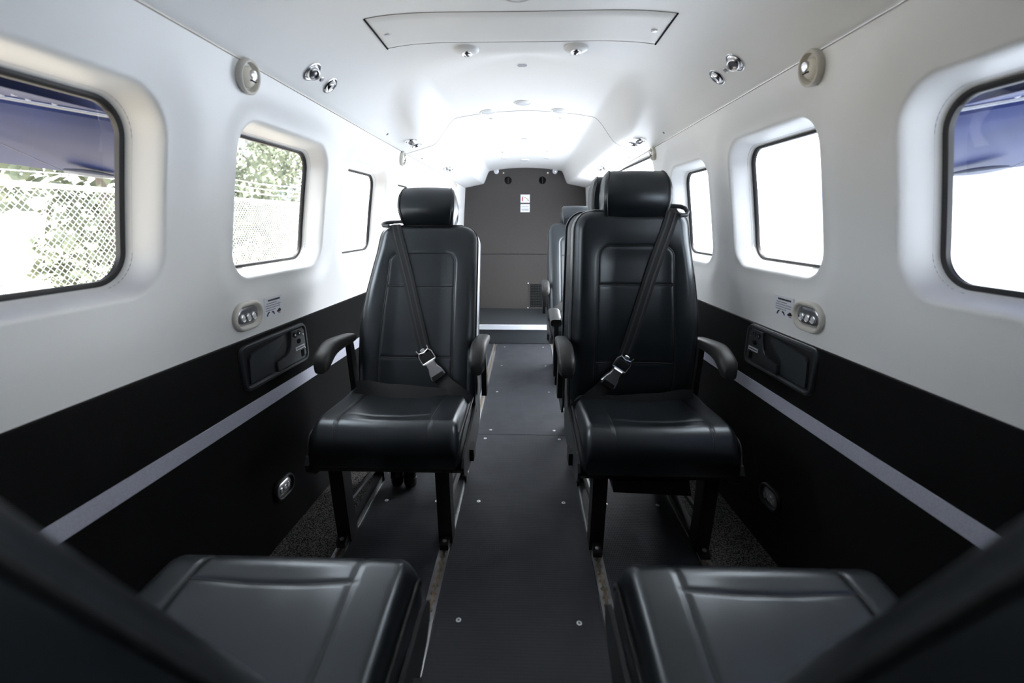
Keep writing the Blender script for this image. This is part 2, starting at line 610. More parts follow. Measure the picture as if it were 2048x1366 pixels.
# doorway on the right: frame and seals
def doorway():
    root = struct(empty('door_1', (Xw(2.7), 2.7, 0)), 'open cargo doorway with black rubber seal')
    T = Matrix.Translation(-root.location)
    def P(y, z, o): return (float(wallX(y, max(z, ZB))) + o, y, z)
    for g, o, r_ in ((0.002, 0.022, 0.0055), (0.020, 0.008, 0.0030)):
        path = [P(DOOR[0] - g, z, o) for z in np.linspace(0.02, DOOR[3] - DOOR[4], 14)]
        for k in range(1, 9):
            a = R(180 - 90 * k / 8)
            path.append(P(DOOR[0] + DOOR[4] + (DOOR[4] + g) * math.cos(a), DOOR[3] - DOOR[4] + (DOOR[4] + g) * math.sin(a), o))
        for k in range(1, 12):
            path.append(P(DOOR[0] + DOOR[4] + (DOOR[1] - DOOR[0] - 2 * DOOR[4]) * k / 12, DOOR[3] + g, o))
        for k in range(0, 9):
            a = R(90 - 90 * k / 8)
            path.append(P(DOOR[1] - DOOR[4] + (DOOR[4] + g) * math.cos(a), DOOR[3] - DOOR[4] + (DOOR[4] + g) * math.sin(a), o))
        path += [P(DOOR[1] + g, z, o) for z in np.linspace(DOOR[3] - DOOR[4], 0.02, 14)]
        mb = MB()
        mb.tube(path, r_, 8)
        mb.build('seal', M['rubber'], root, T)
    mb = MB()                                        # lower jambs and sill
    for y, sg in ((DOOR[0] - 0.02, -1), (DOOR[1] + 0.02, 1)):
        x = Xw(y)
        mb.box((x + 0.045, y, ZB / 2), (0.10, 0.04, ZB))
    mb.build('jamb', M['plastic2'], root, T)
    mb = MB()
    mb.box((Xw(2.67) + 0.02, 2.675, -0.006), (0.16, DOOR[1] - DOOR[0], 0.02))
    mb.build('sill', M['alu'], root, T)
doorway()

# outer roof skin, out of view, added to keep sun off the window sills
mb = MB()
rings = []
for Y in (Y_FRONT, 1.0, 2.2, Y_BACK + 0.2):
    k = 1 - 0.035 * (Y - Y_FRONT)
    rings.append([(x * k, Y, z) for x, z in ((-0.77, 1.30), (-0.62, 1.43), (-0.3, 1.475), (0, 1.485), (0.3, 1.475), (0.62, 1.43), (0.77, 1.30), (0.75, 1.30), (0.61, 1.415), (0.3, 1.46), (0, 1.47), (-0.3, 1.46), (-0.61, 1.415), (-0.75, 1.30))])
mb.rings(rings, True, True, True)
struct(mb.build('fuselage_roof_shade', M['blue'], ang=40), 'unseen blue outer roof skin added to shade the window sills')

# aft bulkhead
def bulkhead():
    Y = Y_BACK
    pts = []
    for x in np.linspace(-Xs(Y), Xs(Y), 121):
        pts.append((x, float(ceilZ(x, Y)) + 0.004))
    for z in np.linspace(Zs(Y), 0.0, 16):
        pts.append((float(wallX(Y, z)) + 0.004, z))
    for z in np.linspace(0.0, Zs(Y), 16):
        pts.append((-float(wallX(Y, z)) - 0.004, z))
    mb = MB()
    mb.prism(pts, Y + 0.025, Y, axes=(0, 2, 1))
    o = struct(mb.build('wall_back', M['bulk'], ang=30), 'dark brown-grey carpeted aft bulkhead')
    mb = MB()
    mb.tube([(-0.50, Y - 0.0003, 0.60), (0.50, Y - 0.0003, 0.60)], 0.0022, 6)
    mb.build('panel_joint', M['dark'], o)
    return o
wall_back = bulkhead()

# unseen solid partition behind the camera, added to dim the front of the cabin
def front_blocker():
    Y = Y_FRONT
    mb = MB()
    mb.box((0, Y - 0.02, 0.66), (1.70, 0.04, 1.42))
    return struct(mb.build('wall_front_blocker', M['bulk'], smooth=False), 'dark partition added behind the camera to keep light off the forward cabin')
front_blocker()

# ------------------------------------------------------------------ floor
X_AISLE, X_TI, X_TO = 0.193, 0.209, 0.496
Y_STEP = 3.235
floor = MB()
floor.box((0, (Y_FRONT + Y_BACK) / 2, -0.035), (1.66, Y_BACK - Y_FRONT + 0.1, 0.05))
floor = struct(floor.build('floor', M['frame'], smooth=False), 'black cabin floor')

def screw(parent, x, y, z=0.0, r=0.0062):
    mb = MB()
    mb.lathe([(r, 0.0), (r, 0.0010), (r * 0.80, 0.0016), (r * 0.42, 0.0013), (r * 0.36, 0.0001)], 16, c=(x, y, z), cap0=False, cap1=False)
    s_ = mb.build('screw', M['alu'], parent)
    return s_

def floor_panel(x0, x1, y0, y1, screws):
    mb = MB()
    mb.box(((x0 + x1) / 2, (y0 + y1) / 2, -0.006), (x1 - x0, y1 - y0 - 0.0024, 0.012))
    p = mb.build('floor_panel', M['floor'], floor, smooth=False, bev=0.0012)
    for x, y in screws:
        screw(p, x, y)
    return p
JY = 1.763
floor_panel(-X_AISLE, X_AISLE, Y_FRONT, JY, [(x, y) for x in (-0.137, 0.137) for y in (0.38, 0.833, 1.286)] + [(-0.154, 1.725), (0.154, 1.725)])
floor_panel(-X_AISLE, X_AISLE, JY, Y_STEP, [(x, y) for x in (-0.137, 0.137) for y in (1.806, 2.26, 2.71)] + [(-0.137, 3.14), (0.137, 3.14)])
for s in (-1, 1):
    a, b = X_TI + 0.014, X_TO - 0.014
    x0, x1 = (a, b) if s > 0 else (-b, -a)
    floor_panel(x0, x1, Y_FRONT, JY, [(s * x, y) for x in (0.272, 0.436) for y in (0.833, 1.282)])
    floor_panel(x0, x1, JY, Y_STEP, [(s * x, y) for x in (0.272, 0.436) for y in (1.81, 2.26, 2.71, 3.14)])

# seat tracks: slot, scalloped lips, bright edge
def lip(sgn, x0, y0, y1):
    """one lip of the rail: straight outer edge, scalloped inner edge"""
    per, r = 0.0254, 0.0062
    vs_, fs_ = [], []
    y = y0
    ins = []
    while y < y1:
        ins.append((0.0105, y))
        ins.append((0.0105, y + per * 0.5 - r))
        for k in range(1, 6):
            a = math.pi * k / 6
            ins.append((0.0105 - r * math.sin(a) * 0.75, y + per * 0.5 - r * math.cos(a)))
        ins.append((0.0105, y + per * 0.5 + r))
        y += per
    for i, (w_, yy) in enumerate(ins):
        vs_ += [(x0, yy, 0.0006), (x0 + sgn * w_, yy, 0.0006), (x0 + sgn * w_, yy, -0.006)]
    for i in range(len(ins) - 1):
        a, b = i * 3, i * 3 + 3
        q1, q2 = (a, a + 1, b + 1, b), (a + 1, a + 2, b + 2, b + 1)
        fs_ += [q1, q2] if sgn > 0 else [q1[::-1], q2[::-1]]
    return vs_, fs_
def track(xc):
    mb = MB()
    w = 0.0145
    for sg in (-1, 1):
        mb.add(*lip(sg, xc - sg * w, -0.4, Y_STEP - 0.01))
    o = mb.build('seat_track', M['alu'], floor, smooth=False)
    mb = MB()
    mb.box((xc, (Y_STEP - 0.4) / 2, -0.0085), (0.03, Y_STEP + 0.4, 0.004))
    mb.build('slot', M['slot'], o, smooth=False)
    mb = MB()
    xe = xc - math.copysign(w + 0.0016, xc)
    mb.box((xe, (Y_STEP - 0.4) / 2, 0.0002), (0.0022, Y_STEP + 0.4, 0.004))
    mb.build('bright_edge', M['chrome'], o, smooth=False)
for xc in (-X_TO, -X_TI, X_TI, X_TO):
    track(xc)
for s in (-1, 1):
    mb = MB()
    rings = []
    for i in range(20):
        Y = Y_FRONT + (Y_STEP - Y_FRONT) * i / 19
        rings.append([(s * (X_TO + 0.016), Y, 0.001), (s * max(Xw(Y) + 0.01, X_TO + 0.02), Y, 0.001)])
    if s < 0:
        rings = [r_[::-1] for r_ in rings]
    mb.rings(rings, closed=False)
    mb.build('carpet_strip', M['speck'], floor, smooth=False)

# raised cargo step in front of the bulkhead
mb = MB()
mb.box((0, (Y_STEP + Y_BACK) / 2 + 0.01, 0.0655), (1.10, Y_BACK - Y_STEP, 0.131))
step = mb.build('cargo_step', M['plastic2'], floor, smooth=False)
mb = MB()
mb.box((0, Y_STEP + 0.002, 0.1235), (1.10, 0.012, 0.036))
mb.build('edge_strip', M['stripe2'], step, smooth=False, bev=0.002)

# ------------------------------------------------------------------ seats
# seat frame: u across (inboard +), f forward, z up, origin on the floor under the back hinge.
# back frame: u across, v up the back, w forward, origin at the hinge.
HZ = 0.36
V_TOP = 0.552
def uR(v):
    v = np.asarray(v, float)
    k = np.clip((v - 0.490) / 0.062, 0, 1)
    return 0.205 - 0.062 * (1 - np.sqrt(1 - k ** 2 * 0.999))
def uL(v):
    v = np.asarray(v, float)
    b = np.interp(v, [-0.05, 0.0, 0.10, 0.20, 0.26, 0.33, 0.40, 0.46, 0.52, 0.56], [-0.160, -0.163, -0.170, -0.172, -0.168, -0.157, -0.143, -0.130, -0.121, -0.118])
    k = np.clip((v - 0.505) / 0.047, 0, 1)
    return b + 0.045 * (1 - np.sqrt(1 - k ** 2 * 0.999))
PANEL_T = 0.450
def panel_outline():
    """stitched panel outline on the back, from lower outboard round the top to lower inboard"""
    pts = [(-0.098, -0.02), (-0.098, 0.115), (-0.090, 0.27), (-0.084, 0.34), (-0.080, 0.412)]
    c, r = (-0.048, 0.418), 0.032
    for k in range(0, 9):
        a = R(180 - 90 * k / 8)
        pts.append((c[0] + r * math.cos(a), c[1] + r * math.sin(a)))
    c = (0.100, 0.418)
    for k in range(0, 9):
        a = R(90 - 90 * k / 8)
        pts.append((c[0] + r * math.cos(a), c[1] + r * math.sin(a)))
    pts += [(0.131, 0.34), (0.129, 0.115), (0.126, -0.02)]
    return pts
SEAMS_B = [panel_outline(), [(-0.085, 0.342), (0.131, 0.342)], [(-0.098, 0.114), (0.129, 0.114)]]
SEAMS_C = [[(0.118, -0.10), (0.117, 0.10), (0.114, 0.20), (0.114, 0.36)], [(-0.121, -0.10), (-0.121, 0.10), (-0.124, 0.20), (-0.124, 0.36)], [(-0.122, 0.203), (0.116, 0.203)]]

def seg_dist(U, V, lines):
    d = np.full(U.shape, 9.0)
    for ln in lines:
        for (a, b), (c, e) in zip(ln[:-1], ln[1:]):
            dx, dy = c - a, e - b
            L2 = dx * dx + dy * dy + 1e-12
            t = np.clip(((U - a) * dx + (V - b) * dy) / L2, 0, 1)
            d = np.minimum(d, np.hypot(U - a - t * dx, V - b - t * dy))
    return d
def circ(x):
    x = np.clip(x, 0, 1)
    return np.sqrt(1 - (1 - x) ** 2)

def back_w(U, V):
    """front surface of the back pad"""
    du = np.minimum(U - uL(V), uR(V) - U)
    e = circ(du / 0.035) * circ((V_TOP - V) / 0.030) * circ((V + 0.05) / 0.04)
    inner = sstep((np.minimum(U + 0.130, 0.165 - U)) / 0.085) * sstep((0.50 - V) / 0.10)
    w = -0.040 + (0.040 + 0.011 * (1 - inner) + 0.004 * np.sin(np.clip(V, 0, 0.5) * 9.0)) * e
    w = w - 0.0020 * np.exp(-(seg_dist(U, V, SEAMS_B) / 0.0034) ** 2) * e
    return w

def pad_mesh(nu, nv, wf, rim, sgn, v0=-0.05, shrink=0.0):
    """grid pad over the back outline, closed at w = rim"""
    t = np.linspace(0, 1, nv)
    V1 = v0 + (V_TOP - shrink - v0) * t
    s = np.linspace(0, 1, nu)
    s = s * 0.80 + 0.20 * (0.5 - 0.5 * np.cos(math.pi * s))
    Vg, Sg = np.meshgrid(V1, s, indexing='ij')
    L, Rr = uL(Vg) + shrink, uR(Vg) - shrink
    U = L + (Rr - L) * Sg
    W = wf(U, Vg)
    V = np.stack([U, W, Vg], -1).reshape(-1, 3)
    f = grid_faces(nv, nu).tolist()
    n0 = len(V)
    loop = list(range(0, nu)) + [i * nu + nu - 1 for i in range(1, nv)] + [(nv - 1) * nu + j for j in range(nu - 2, -1, -1)] + [i * nu for i in range(nv - 2, 0, -1)]
    Vr = V[loop].copy()
    Vr[:, 1] = rim
    V = np.concatenate([V, Vr])
    m = len(loop)
    for k in range(m):
        a, b = loop[k], loop[(k + 1) % m]
        f.append((a, n0 + k, n0 + (k + 1) % m, b))
    f.append(tuple(n0 + k for k in range(m)))
    return V, f, sgn

def conv(V, sigma):
    """(u, w, v) -> local xyz of the back frame for a seat whose inboard side is -sigma x"""
    V = np.asarray(V, float)
    return np.stack([-sigma * V[:, 0], -V[:, 1], V[:, 2]], -1)

def fix(faces, flip):
    return [tuple(reversed(f)) for f in faces] if flip else faces

def cushion_top(U, Fv):
    hu = 0.195
    du = hu - np.abs(U)
    fr = 0.292 - Fv
    e = circ(du / 0.028) * circ(fr / 0.062)
    base = 0.372 + 0.012 * sstep((Fv - 0.02) / 0.2)
    sag = -0.007 * sstep((0.125 - np.abs(U)) / 0.10) * sstep((0.27 - Fv) / 0.08)
    z0 = 0.305
    z = z0 + (base + sag + 0.004 - z0) * e
    return z - 0.0022 * np.exp(-(seg_dist(U, Fv, SEAMS_C) / 0.0036) ** 2) * e

def cushion_mesh(nu=96, nf=110):
    F1 = np.linspace(0, 1, nf)
    F1 = -0.13 + 0.4215 * (F1 * 0.6 + 0.4 * np.sin(F1 * math.pi / 2))
    s = np.linspace(-1, 1, nu)
    s = np.sign(s) * (1 - (1 - np.abs(s)) ** 1.25)
    Fg, Ug = np.meshgrid(F1, s * 0.195, indexing='ij')
    # slightly rounded front corners in plan
    k = np.clip((Fg - 0.24) / 0.052, 0, 1)
    Ug = Ug * (1 - 0.055 * k ** 2.2)
    Z = cushion_top(Ug / (1 - 0.055 * k ** 2.2), Fg)
    V = np.stack([Ug, Fg, Z], -1).reshape(-1, 3)
    f = grid_faces(nf, nu).tolist()
    loop = list(range(0, nu)) + [i * nu + nu - 1 for i in range(1, nf)] + [(nf - 1) * nu + j for j in range(nu - 2, -1, -1)] + [i * nu for i in range(nf - 2, 0, -1)]
    n0 = len(V)
    Vr = V[loop].copy()
    Vr[:, 2] = 0.285
    Vr2 = Vr.copy()
    Vr2[:, 0] *= 0.96
    Vr2[:, 1] = Vr2[:, 1] * 0.965
    Vr2[:, 2] = 0.272
    V = np.concatenate([V, Vr, Vr2])
    m = len(loop)
    for k in range(m):
        k2 = (k + 1) % m
        f.append((loop[k], n0 + k, n0 + k2, loop[k2]))
        f.append((n0 + k, n0 + m + k, n0 + m + k2, n0 + k2))
    f.append(tuple(n0 + m + k for k in range(m)))
    return V, f

PAD = pad_mesh(112, 150, back_w, -0.058, 1)
def shell_w(U, V):
    du = np.minimum(U - uL(V) - 0.006, uR(V) - U - 0.006)
    e = circ(du / 0.05) * circ((V_TOP - 0.012 - V) / 0.05)
    return -0.068 - 0.062 * e
SHELL = pad_mesh(40, 56, shell_w, -0.063, -1, v0=-0.10, shrink=0.006)
CUSH = cushion_mesh()

def headrest_mesh():
    rings = []
    c, hwm, b, a = (0.035, -0.018), 0.0915, 0.066, 0.048
    ss = [-1.0, -0.985, -0.95, -0.85] + list(np.linspace(-0.7, 0.7, 9)) + [0.85, 0.95, 0.985, 1.0]
    n = 40
    for s in ss:
        k = 1.0 if abs(s) < 0.9 else 1 - 0.10 * ((abs(s) - 0.9) / 0.1) ** 2
        ring = []
        for i in range(n):
            ph = 2 * math.pi * i / n
            cw, sv = math.cos(ph), math.sin(ph)
            pw = math.copysign(abs(cw) ** 0.75, cw) * a * k
            pv = math.copysign(abs(sv) ** 0.70, sv) * b * k
            q = pv / b
            hw = hwm * (1 - 0.155 * max(q - 0.05, 0) ** 2 - 0.20 * max(-q - 0.25, 0) ** 1.5)
            lean = -0.020 * max(q, 0) ** 1.5 - 0.016 * max(-q, 0) ** 2
            ring.append((c[0] + s * hw, c[1] + pw + lean + 0.014 * (1 - s * s) * (0.6 if pw > 0 else 0), 0.611 + pv))
        rings.append(ring)
    mb = MB()
    mb.rings(rings, True, True, True)
    pip = []
    for e in (3, len(ss) - 4):
        sgn = -1 if e == 3 else 1
        pip.append([(p[0] + sgn * 0.006, p[1] * 1.0 + (0.001 if p[1] > -0.02 else -0.001), p[2]) for p in rings[e]])
    return np.array(mb.v), mb.f, pip
HEAD = headrest_mesh()

def surf_pt(u, v, off=0.0):
    return (u, float(back_w(np.array([u]), np.array([v]))[0]) + off, v)

def seat_meshes(sigma):
    """all part meshes of a seat whose inboard side points to -sigma x"""
    flip = sigma > 0     # (u,w,v)->(-s u,-w,v): proper for sigma=+1; grid winding handled below
    D = {}
    def from_uwv(name, V, f, m, inv=False, ang=60):
        V = conv(V, sigma)
        fl = (sigma < 0) != inv
        D[name] = npmesh(name, V, fix(f, fl), m, ang=ang)
    def mbconv(name, mb, m, ang=40, smooth=True):
        V = conv(np.array(mb.v), sigma)
        # mesh built in (u, w, v) = right-handed (x, y, z); conv is a rotation for sigma=+1
        D[name] = npmesh(name, V, fix(mb.f, sigma < 0), m, smooth=smooth, ang=ang)
    def mblist(name, mbs, m, ang=40, smooth=True):
        for i, q in enumerate(mbs):
            mbconv('%s#%d' % (name, i), q, m, ang, smooth)
    # note: pad grid is wound for +w outward when viewed in (u, v)
    V, f, _ = PAD
    from_uwv('backrest', V, f, M['leather'], inv=True)
    V, f, _ = SHELL
    from_uwv('back_shell', V, f, M['plastic2'], inv=False)
    # cushion: stored as (u, f, z) with z up -> conv gives (-s u, -f, z)
    V, f = CUSH
    Vc = conv(V, sigma)
    D['cushion'] = npmesh('cushion', Vc, fix(f, sigma > 0), M['leather'], ang=60)
    V, f, pip = HEAD
    D['headrest'] = npmesh('headrest', conv(V, sigma), fix(f, sigma < 0), M['leather'], ang=45)
    mblist('headrest_piping', [MB().tube(p, 0.0018, 5, closed=True) for p in pip], M['pipe'])
    mblist('headrest_post', [MB().tube([(u, -0.03, 0.52), (u, -0.03, 0.58)], 0.006, 8) for u in (-0.005, 0.075)], M['plastic'])
    # piping round the pad rim
    mb = MB()
    path = [(float(uL(v)) + 0.005, v) for v in np.linspace(-0.03, 0.538, 46)] + [(u_, 0.5455) for u_ in np.linspace(-0.068, 0.146, 12)] + [(float(uR(v)) - 0.005, v) for v in np.linspace(0.538, -0.03, 46)]
    mb.tube([(u_, float(back_w(np.array([u_]), np.array([v]))[0]), v) for u_, v in path], 0.0026, 6)
    mbconv('back_piping', mb, M['pipe'])
    # stitched seams as thin cords lying in the grooves
    sl = []
    for ln in SEAMS_B:
        pts = []
        for (a, b), (c, e) in zip(ln[:-1], ln[1:]):
            k = max(1, int(math.hypot(c - a, e - b) / 0.012))
            pts += [(a + (c - a) * i / k, b + (e - b) * i / k) for i in range(k)]
        pts.append(ln[-1])
        sl.append(MB().tube([surf_pt(u, v, 0.0) for u, v in pts], 0.0018, 6))
    mblist('back_seam', sl, M['pipe'])
    sl = []
    for ln in SEAMS_C:
        pts = []
        for (a, b), (c, e) in zip(ln[:-1], ln[1:]):
            k = max(1, int(math.hypot(c - a, e - b) / 0.008))
            pts += [(a + (c - a) * i / k, b + (e - b) * i / k) for i in range(k)]
        pts = [p for p in pts if p[1] < 0.2915]
        sl.append(MB().tube([(u * (1 - 0.055 * min(max((fv - 0.24) / 0.052, 0), 1) ** 2.2), fv, float(cushion_top(np.array([u]), np.array([fv]))[0]) - 0.0002) for u, fv in pts], 0.0013, 5))
    for sg in (-1, 1):                               # edge piping of the cushion sides
        sl.append(MB().tube([(sg * (0.1955 if fv < 0.25 else 0.1955 * (1 - 0.055 * ((fv - 0.24) / 0.052) ** 2.2)), fv, 0.352 - 0.055 * max((fv - 0.235) / 0.055, 0) ** 2) for fv in np.linspace(-0.10, 0.285, 26)], 0.0028, 6))
    mblist('cushion_seam', sl, M['pipe'])
    # armrests (seat frame coordinates)
    def arm(uc, flo=-0.06, fhi=0.165):
        rings = []
        n = 14
        for i in range(15):
            t = i / 14
            fv = flo + (fhi - flo) * t
            droop = -0.034 * max((t - 0.55) / 0.45, 0) ** 2
            hh = 0.013 + 0.012 * t - (0.009 * max((t - 0.93) / 0.07, 0))
            ww = 0.020 + 0.003 * t - (0.008 * max((t - 0.93) / 0.07, 0) ** 2)
            zc = 0.527 + 0.008 * math.sin(t * 2.4) + droop
            ring = []
            for k in range(n):
                a = 2 * math.pi * k / n
                cu, sv = math.cos(a), math.sin(a)
                ring.append((uc + math.copysign(abs(cu) ** 0.6, cu) * ww, fv, zc + math.copysign(abs(sv) ** 0.6, sv) * hh))
            rings.append(ring)
        m_ = MB()
        m_.rings(rings, True, True, True)
        return m_
    def flipped(mb):
        mb.f = [tuple(reversed(f)) for f in mb.f]
        return mb
    mbconv('armrest_inboard', flipped(arm(0.226)), M['armpad'], ang=50)
    mbconv('armrest_outboard', flipped(arm(-0.192)), M['armpad'], ang=50)
    for nm, uc in (('arm_post_inboard', 0.226), ('arm_post_outboard', -0.192)):
        mb = MB()
        mb.prism([(-0.095, 0.34), (-0.050, 0.34), (-0.035, 0.520), (-0.062, 0.520)], uc - 0.008, uc + 0.008, axes=(1, 2, 0))
        mbconv(nm, mb, M['plastic'], smooth=False)
    # inboard side shroud with curved upper edge
    out = [(-0.135, 0.44), (-0.09, 0.47), (-0.068, 0.455), (-0.062, 0.40), (-0.045, 0.36), (-0.01, 0.328), (0.06, 0.312), (0.16, 0.308), (0.235, 0.304), (0.268, 0.295), (0.281, 0.276), (0.276, 0.255), (0.25, 0.234), (0.17, 0.215), (0.06, 0.205), (-0.10, 0.205), (-0.135, 0.25)]
    mb = MB()
    mb.prism(out, 0.1962, 0.2030, axes=(1, 2, 0))
    mbconv('side_shroud', mb, M['shroud'], smooth=False)
    mb = MB()
    mb.box((0.2085, 0.14, 0.248), (0.012, 0.05, 0.035))
    mbconv('latch_box', mb, M['plastic'], smooth=False)
    mb = MB()
    mb.prism(out[5:14] + [(0.0, 0.205)], -0.204, -0.192, axes=(1, 2, 0))
    mbconv('outboard_shroud', mb, M['shroud'], smooth=False)
    # pan and legs
    mb = MB()
    mb.prism([(-0.13, 0.235), (0.235, 0.235), (0.268, 0.262), (0.268, 0.276), (-0.12, 0.276), (-0.13, 0.262)], -0.186, 0.196, axes=(1, 2, 0))
    mbconv('seat_pan', mb, M['frame'], smooth=False)
    ui, uo = 0.345 - 0.209, 0.345 - 0.496
    for nm, u in (('leg_front_inboard', ui), ('leg_front_outboard', uo)):
        mb = MB()
        mb.prism([(0.165, 0.0), (0.215, 0.0), (0.222, 0.10), (0.228, 0.24), (0.172, 0.24), (0.176, 0.10)], u - 0.019, u + 0.019, axes=(1, 2, 0))
        mbconv(nm, mb, M['frame'], smooth=False)
    for nm, u in (('leg_rear_inboard', ui), ('leg_rear_outboard', uo)):
        mb = MB()
        mb.prism([(-0.138, 0.0), (-0.096, 0.0), (-0.085, 0.24), (-0.132, 0.24)], u - 0.019, u + 0.019, axes=(1, 2, 0))
        mbconv(nm, mb, M['frame'], smooth=False)
    for nm, u in (('track_foot_inboard', ui), ('track_foot_outboard', uo)):
        mb = MB()
        mb.prism([(-0.142, 0.002), (0.245, 0.002), (0.245, 0.018), (0.20, 0.030), (0.15, 0.020), (-0.09, 0.020), (-0.12, 0.030), (-0.142, 0.018)], u - 0.012, u + 0.012, axes=(1, 2, 0))
        mbconv(nm, mb, M['frame'], smooth=False)
        mb = MB()
        mb.lathe([(0.006, 0), (0.006, 0.006), (0.003, 0.008)], 10, c=(u, 0.232, 0.018))
        mbconv('bolt_' + nm[11:], mb, M['steel'])
    mb = MB()
    mblist('brace', [MB().tube(p, 0.009, 8) for p in ([(ui, -0.11, 0.20), (uo, -0.11, 0.20)], [(ui, 0.19, 0.10), (ui, -0.11, 0.06)], [(uo, 0.19, 0.10), (uo, -0.11, 0.06)])], M['frame'])
    # belt guide on the outboard shoulder
    mb = MB()
    mb.tube([(-0.015, -0.025, 0.548), (-0.02, -0.018, 0.556), (-0.055, -0.012, 0.560), (-0.092, -0.012, 0.557), (-0.102, -0.006, 0.552), (-0.104, 0.012, 0.541), (-0.098, 0.022, 0.533), (-0.080, 0.024, 0.531)], 0.0058, 10)
    mbconv('belt_guide', mb, M['plastic2'])
    # shoulder belt: over the shoulder, down across the pad to the buckle
    cl = [(-0.066, 0.556), (-0.0655, 0.540), (-0.055, 0.50), (-0.037, 0.435), (-0.017, 0.364), (0.004, 0.285), (0.020, 0.225), (0.034, 0.172), (0.044, 0.140)]
    pts, nr, sd = [], [], []
    for i, (u, v) in enumerate(cl):
        a = cl[max(i - 1, 0)]
        b = cl[min(i + 1, len(cl) - 1)]
        t = Vector((b[0] - a[0], 0, b[1] - a[1])).normalized()
        w = max(surf_pt(u, min(v, 0.53), 0)[1], surf_pt(u - 0.015, min(v, 0.53), 0)[1], surf_pt(u + 0.015, min(v, 0.53))[1]) + 0.0035
        if i == 0:
            w -= 0.035
        pts.append((u, w, v))
        nr.append((0, 1, 0))
        s_ = Vector((0, 1, 0)).cross(t)
        sd.append(s_)
    mb = MB()
    mb.strip(pts, nr, 0.036, 0.0016, sd)
    mbconv('shoulder_belt', mb, M['belt'])
    # raised ribs woven along the belt
    mblist('belt_rib', [MB().strip([Vector(p) + Vector(s_).normalized() * o + Vector((0, 0.0017, 0)) for p, s_ in zip(pts, sd)], nr, 0.005, 0.0006, sd) for o in (-0.008, 0.008)], M['plastic2'])
    # buckle: black connector, bright latch plate, steel body
    bd = Vector((0.55, 0, -0.835)).normalized()      # along the buckle
    bs = Vector((0.835, 0, 0.55))
    bo = Vector((0.046, 0.016, 0.128))
    def bp(a, b, c): return tuple(bo + bd * a + bs * b + Vector((0, c, 0)))
    def plate(outl, c0, c1, bev=0.0015):
        m_ = MB()
        m_.prism(outl, c0, c1, axes=(0, 1, 2), bev=bev)
        m_.v = [bp(*p) for p in m_.v]
        return m_
    mbconv('buckle', plate([(0.034, -0.014), (0.034, 0.014), (0.052, 0.015), (0.066, 0.021), (0.086, 0.024), (0.089, 0.022), (0.089, -0.022), (0.086, -0.024), (0.066, -0.021), (0.052, -0.015)], 0.002, 0.017, 0.003), M['steel'], smooth=False)
    mbconv('buckle_lever', plate([(0.078, -0.019), (0.078, 0.019), (0.092, 0.021), (0.092, -0.021)], 0.012, 0.0195, 0.002), M['plastic'], smooth=False)
    mbconv('buckle_connector', plate([(0.004, -0.019), (0.004, 0.019), (0.030, 0.020), (0.030, -0.020)], 0.001, 0.013, 0.003), M['plastic'], smooth=False)
    mb = MB()
    for pa in ([(-0.016, -0.019), (-0.004, -0.016), (0.006, -0.022), (0.030, -0.022), (0.036, -0.016)], [(-0.016, 0.019), (-0.004, 0.016), (0.006, 0.022), (0.030, 0.022), (0.036, 0.016)], [(0.032, -0.022), (0.032, 0.022)], [(-0.004, -0.016), (0.0, 0.0), (-0.004, 0.016)]):
        mb.tube([bp(a, b, 0.010) for a, b in pa], 0.0026, 8)
    m2 = plate([(-0.012, -0.008), (-0.014, 0.0), (-0.012, 0.008), (0.002, 0.007), (0.004, 0.0), (0.002, -0.007)], 0.008, 0.012, 0.001)
    mb.add(m2.v, m2.f)
    mbconv('latch_plate', mb, M['chrome'])
    # lap belt: buckle down to the inboard hinge, then the loose half along the crease
    mb = MB()
    a = [bp(0.085, 0, 0.006), (0.120, 0.030, 0.032), (0.155, 0.045, 0.008), (0.190, 0.040, -0.022)]
    mb.strip(a, [(0, 1, 0.1), (0, 1, 0.3), (0, 1, 0.5), (0.2, 1, 0.4)], 0.042, 0.0018, [bs, (0.7, 0, 0.7), (0.6, -0.1, 0.75), (0.5, -0.2, 0.8)])
    mbconv('lap_belt_inboard', mb, M['belt'])
    mb = MB()
    cl = [(-0.155, 0.030, 0.020), (-0.12, 0.034, 0.022), (-0.06, 0.040, 0.012), (0.0, 0.042, 0.010), (0.06, 0.042, 0.004), (0.11, 0.040, 0.000), (0.15, 0.034, -0.006)]
    mb.strip(cl, [(0, 1, 0.25)] * 7, 0.042, 0.0018, [(0.05 * (-1) ** i, -0.25, 1) for i in range(7)])
    mbconv('lap_belt_outboard', mb, M['belt'])
    # pouch hung below the pan
    mb = MB()
    mb.prism([(0.110, 0.236), (-0.085, 0.236), (-0.095, 0.195), (0.105, 0.202)], 0.10, 0.245, axes=(0, 2, 1))
    mbconv('under_seat_pouch', mb, M['frame'], smooth=False)
    return D

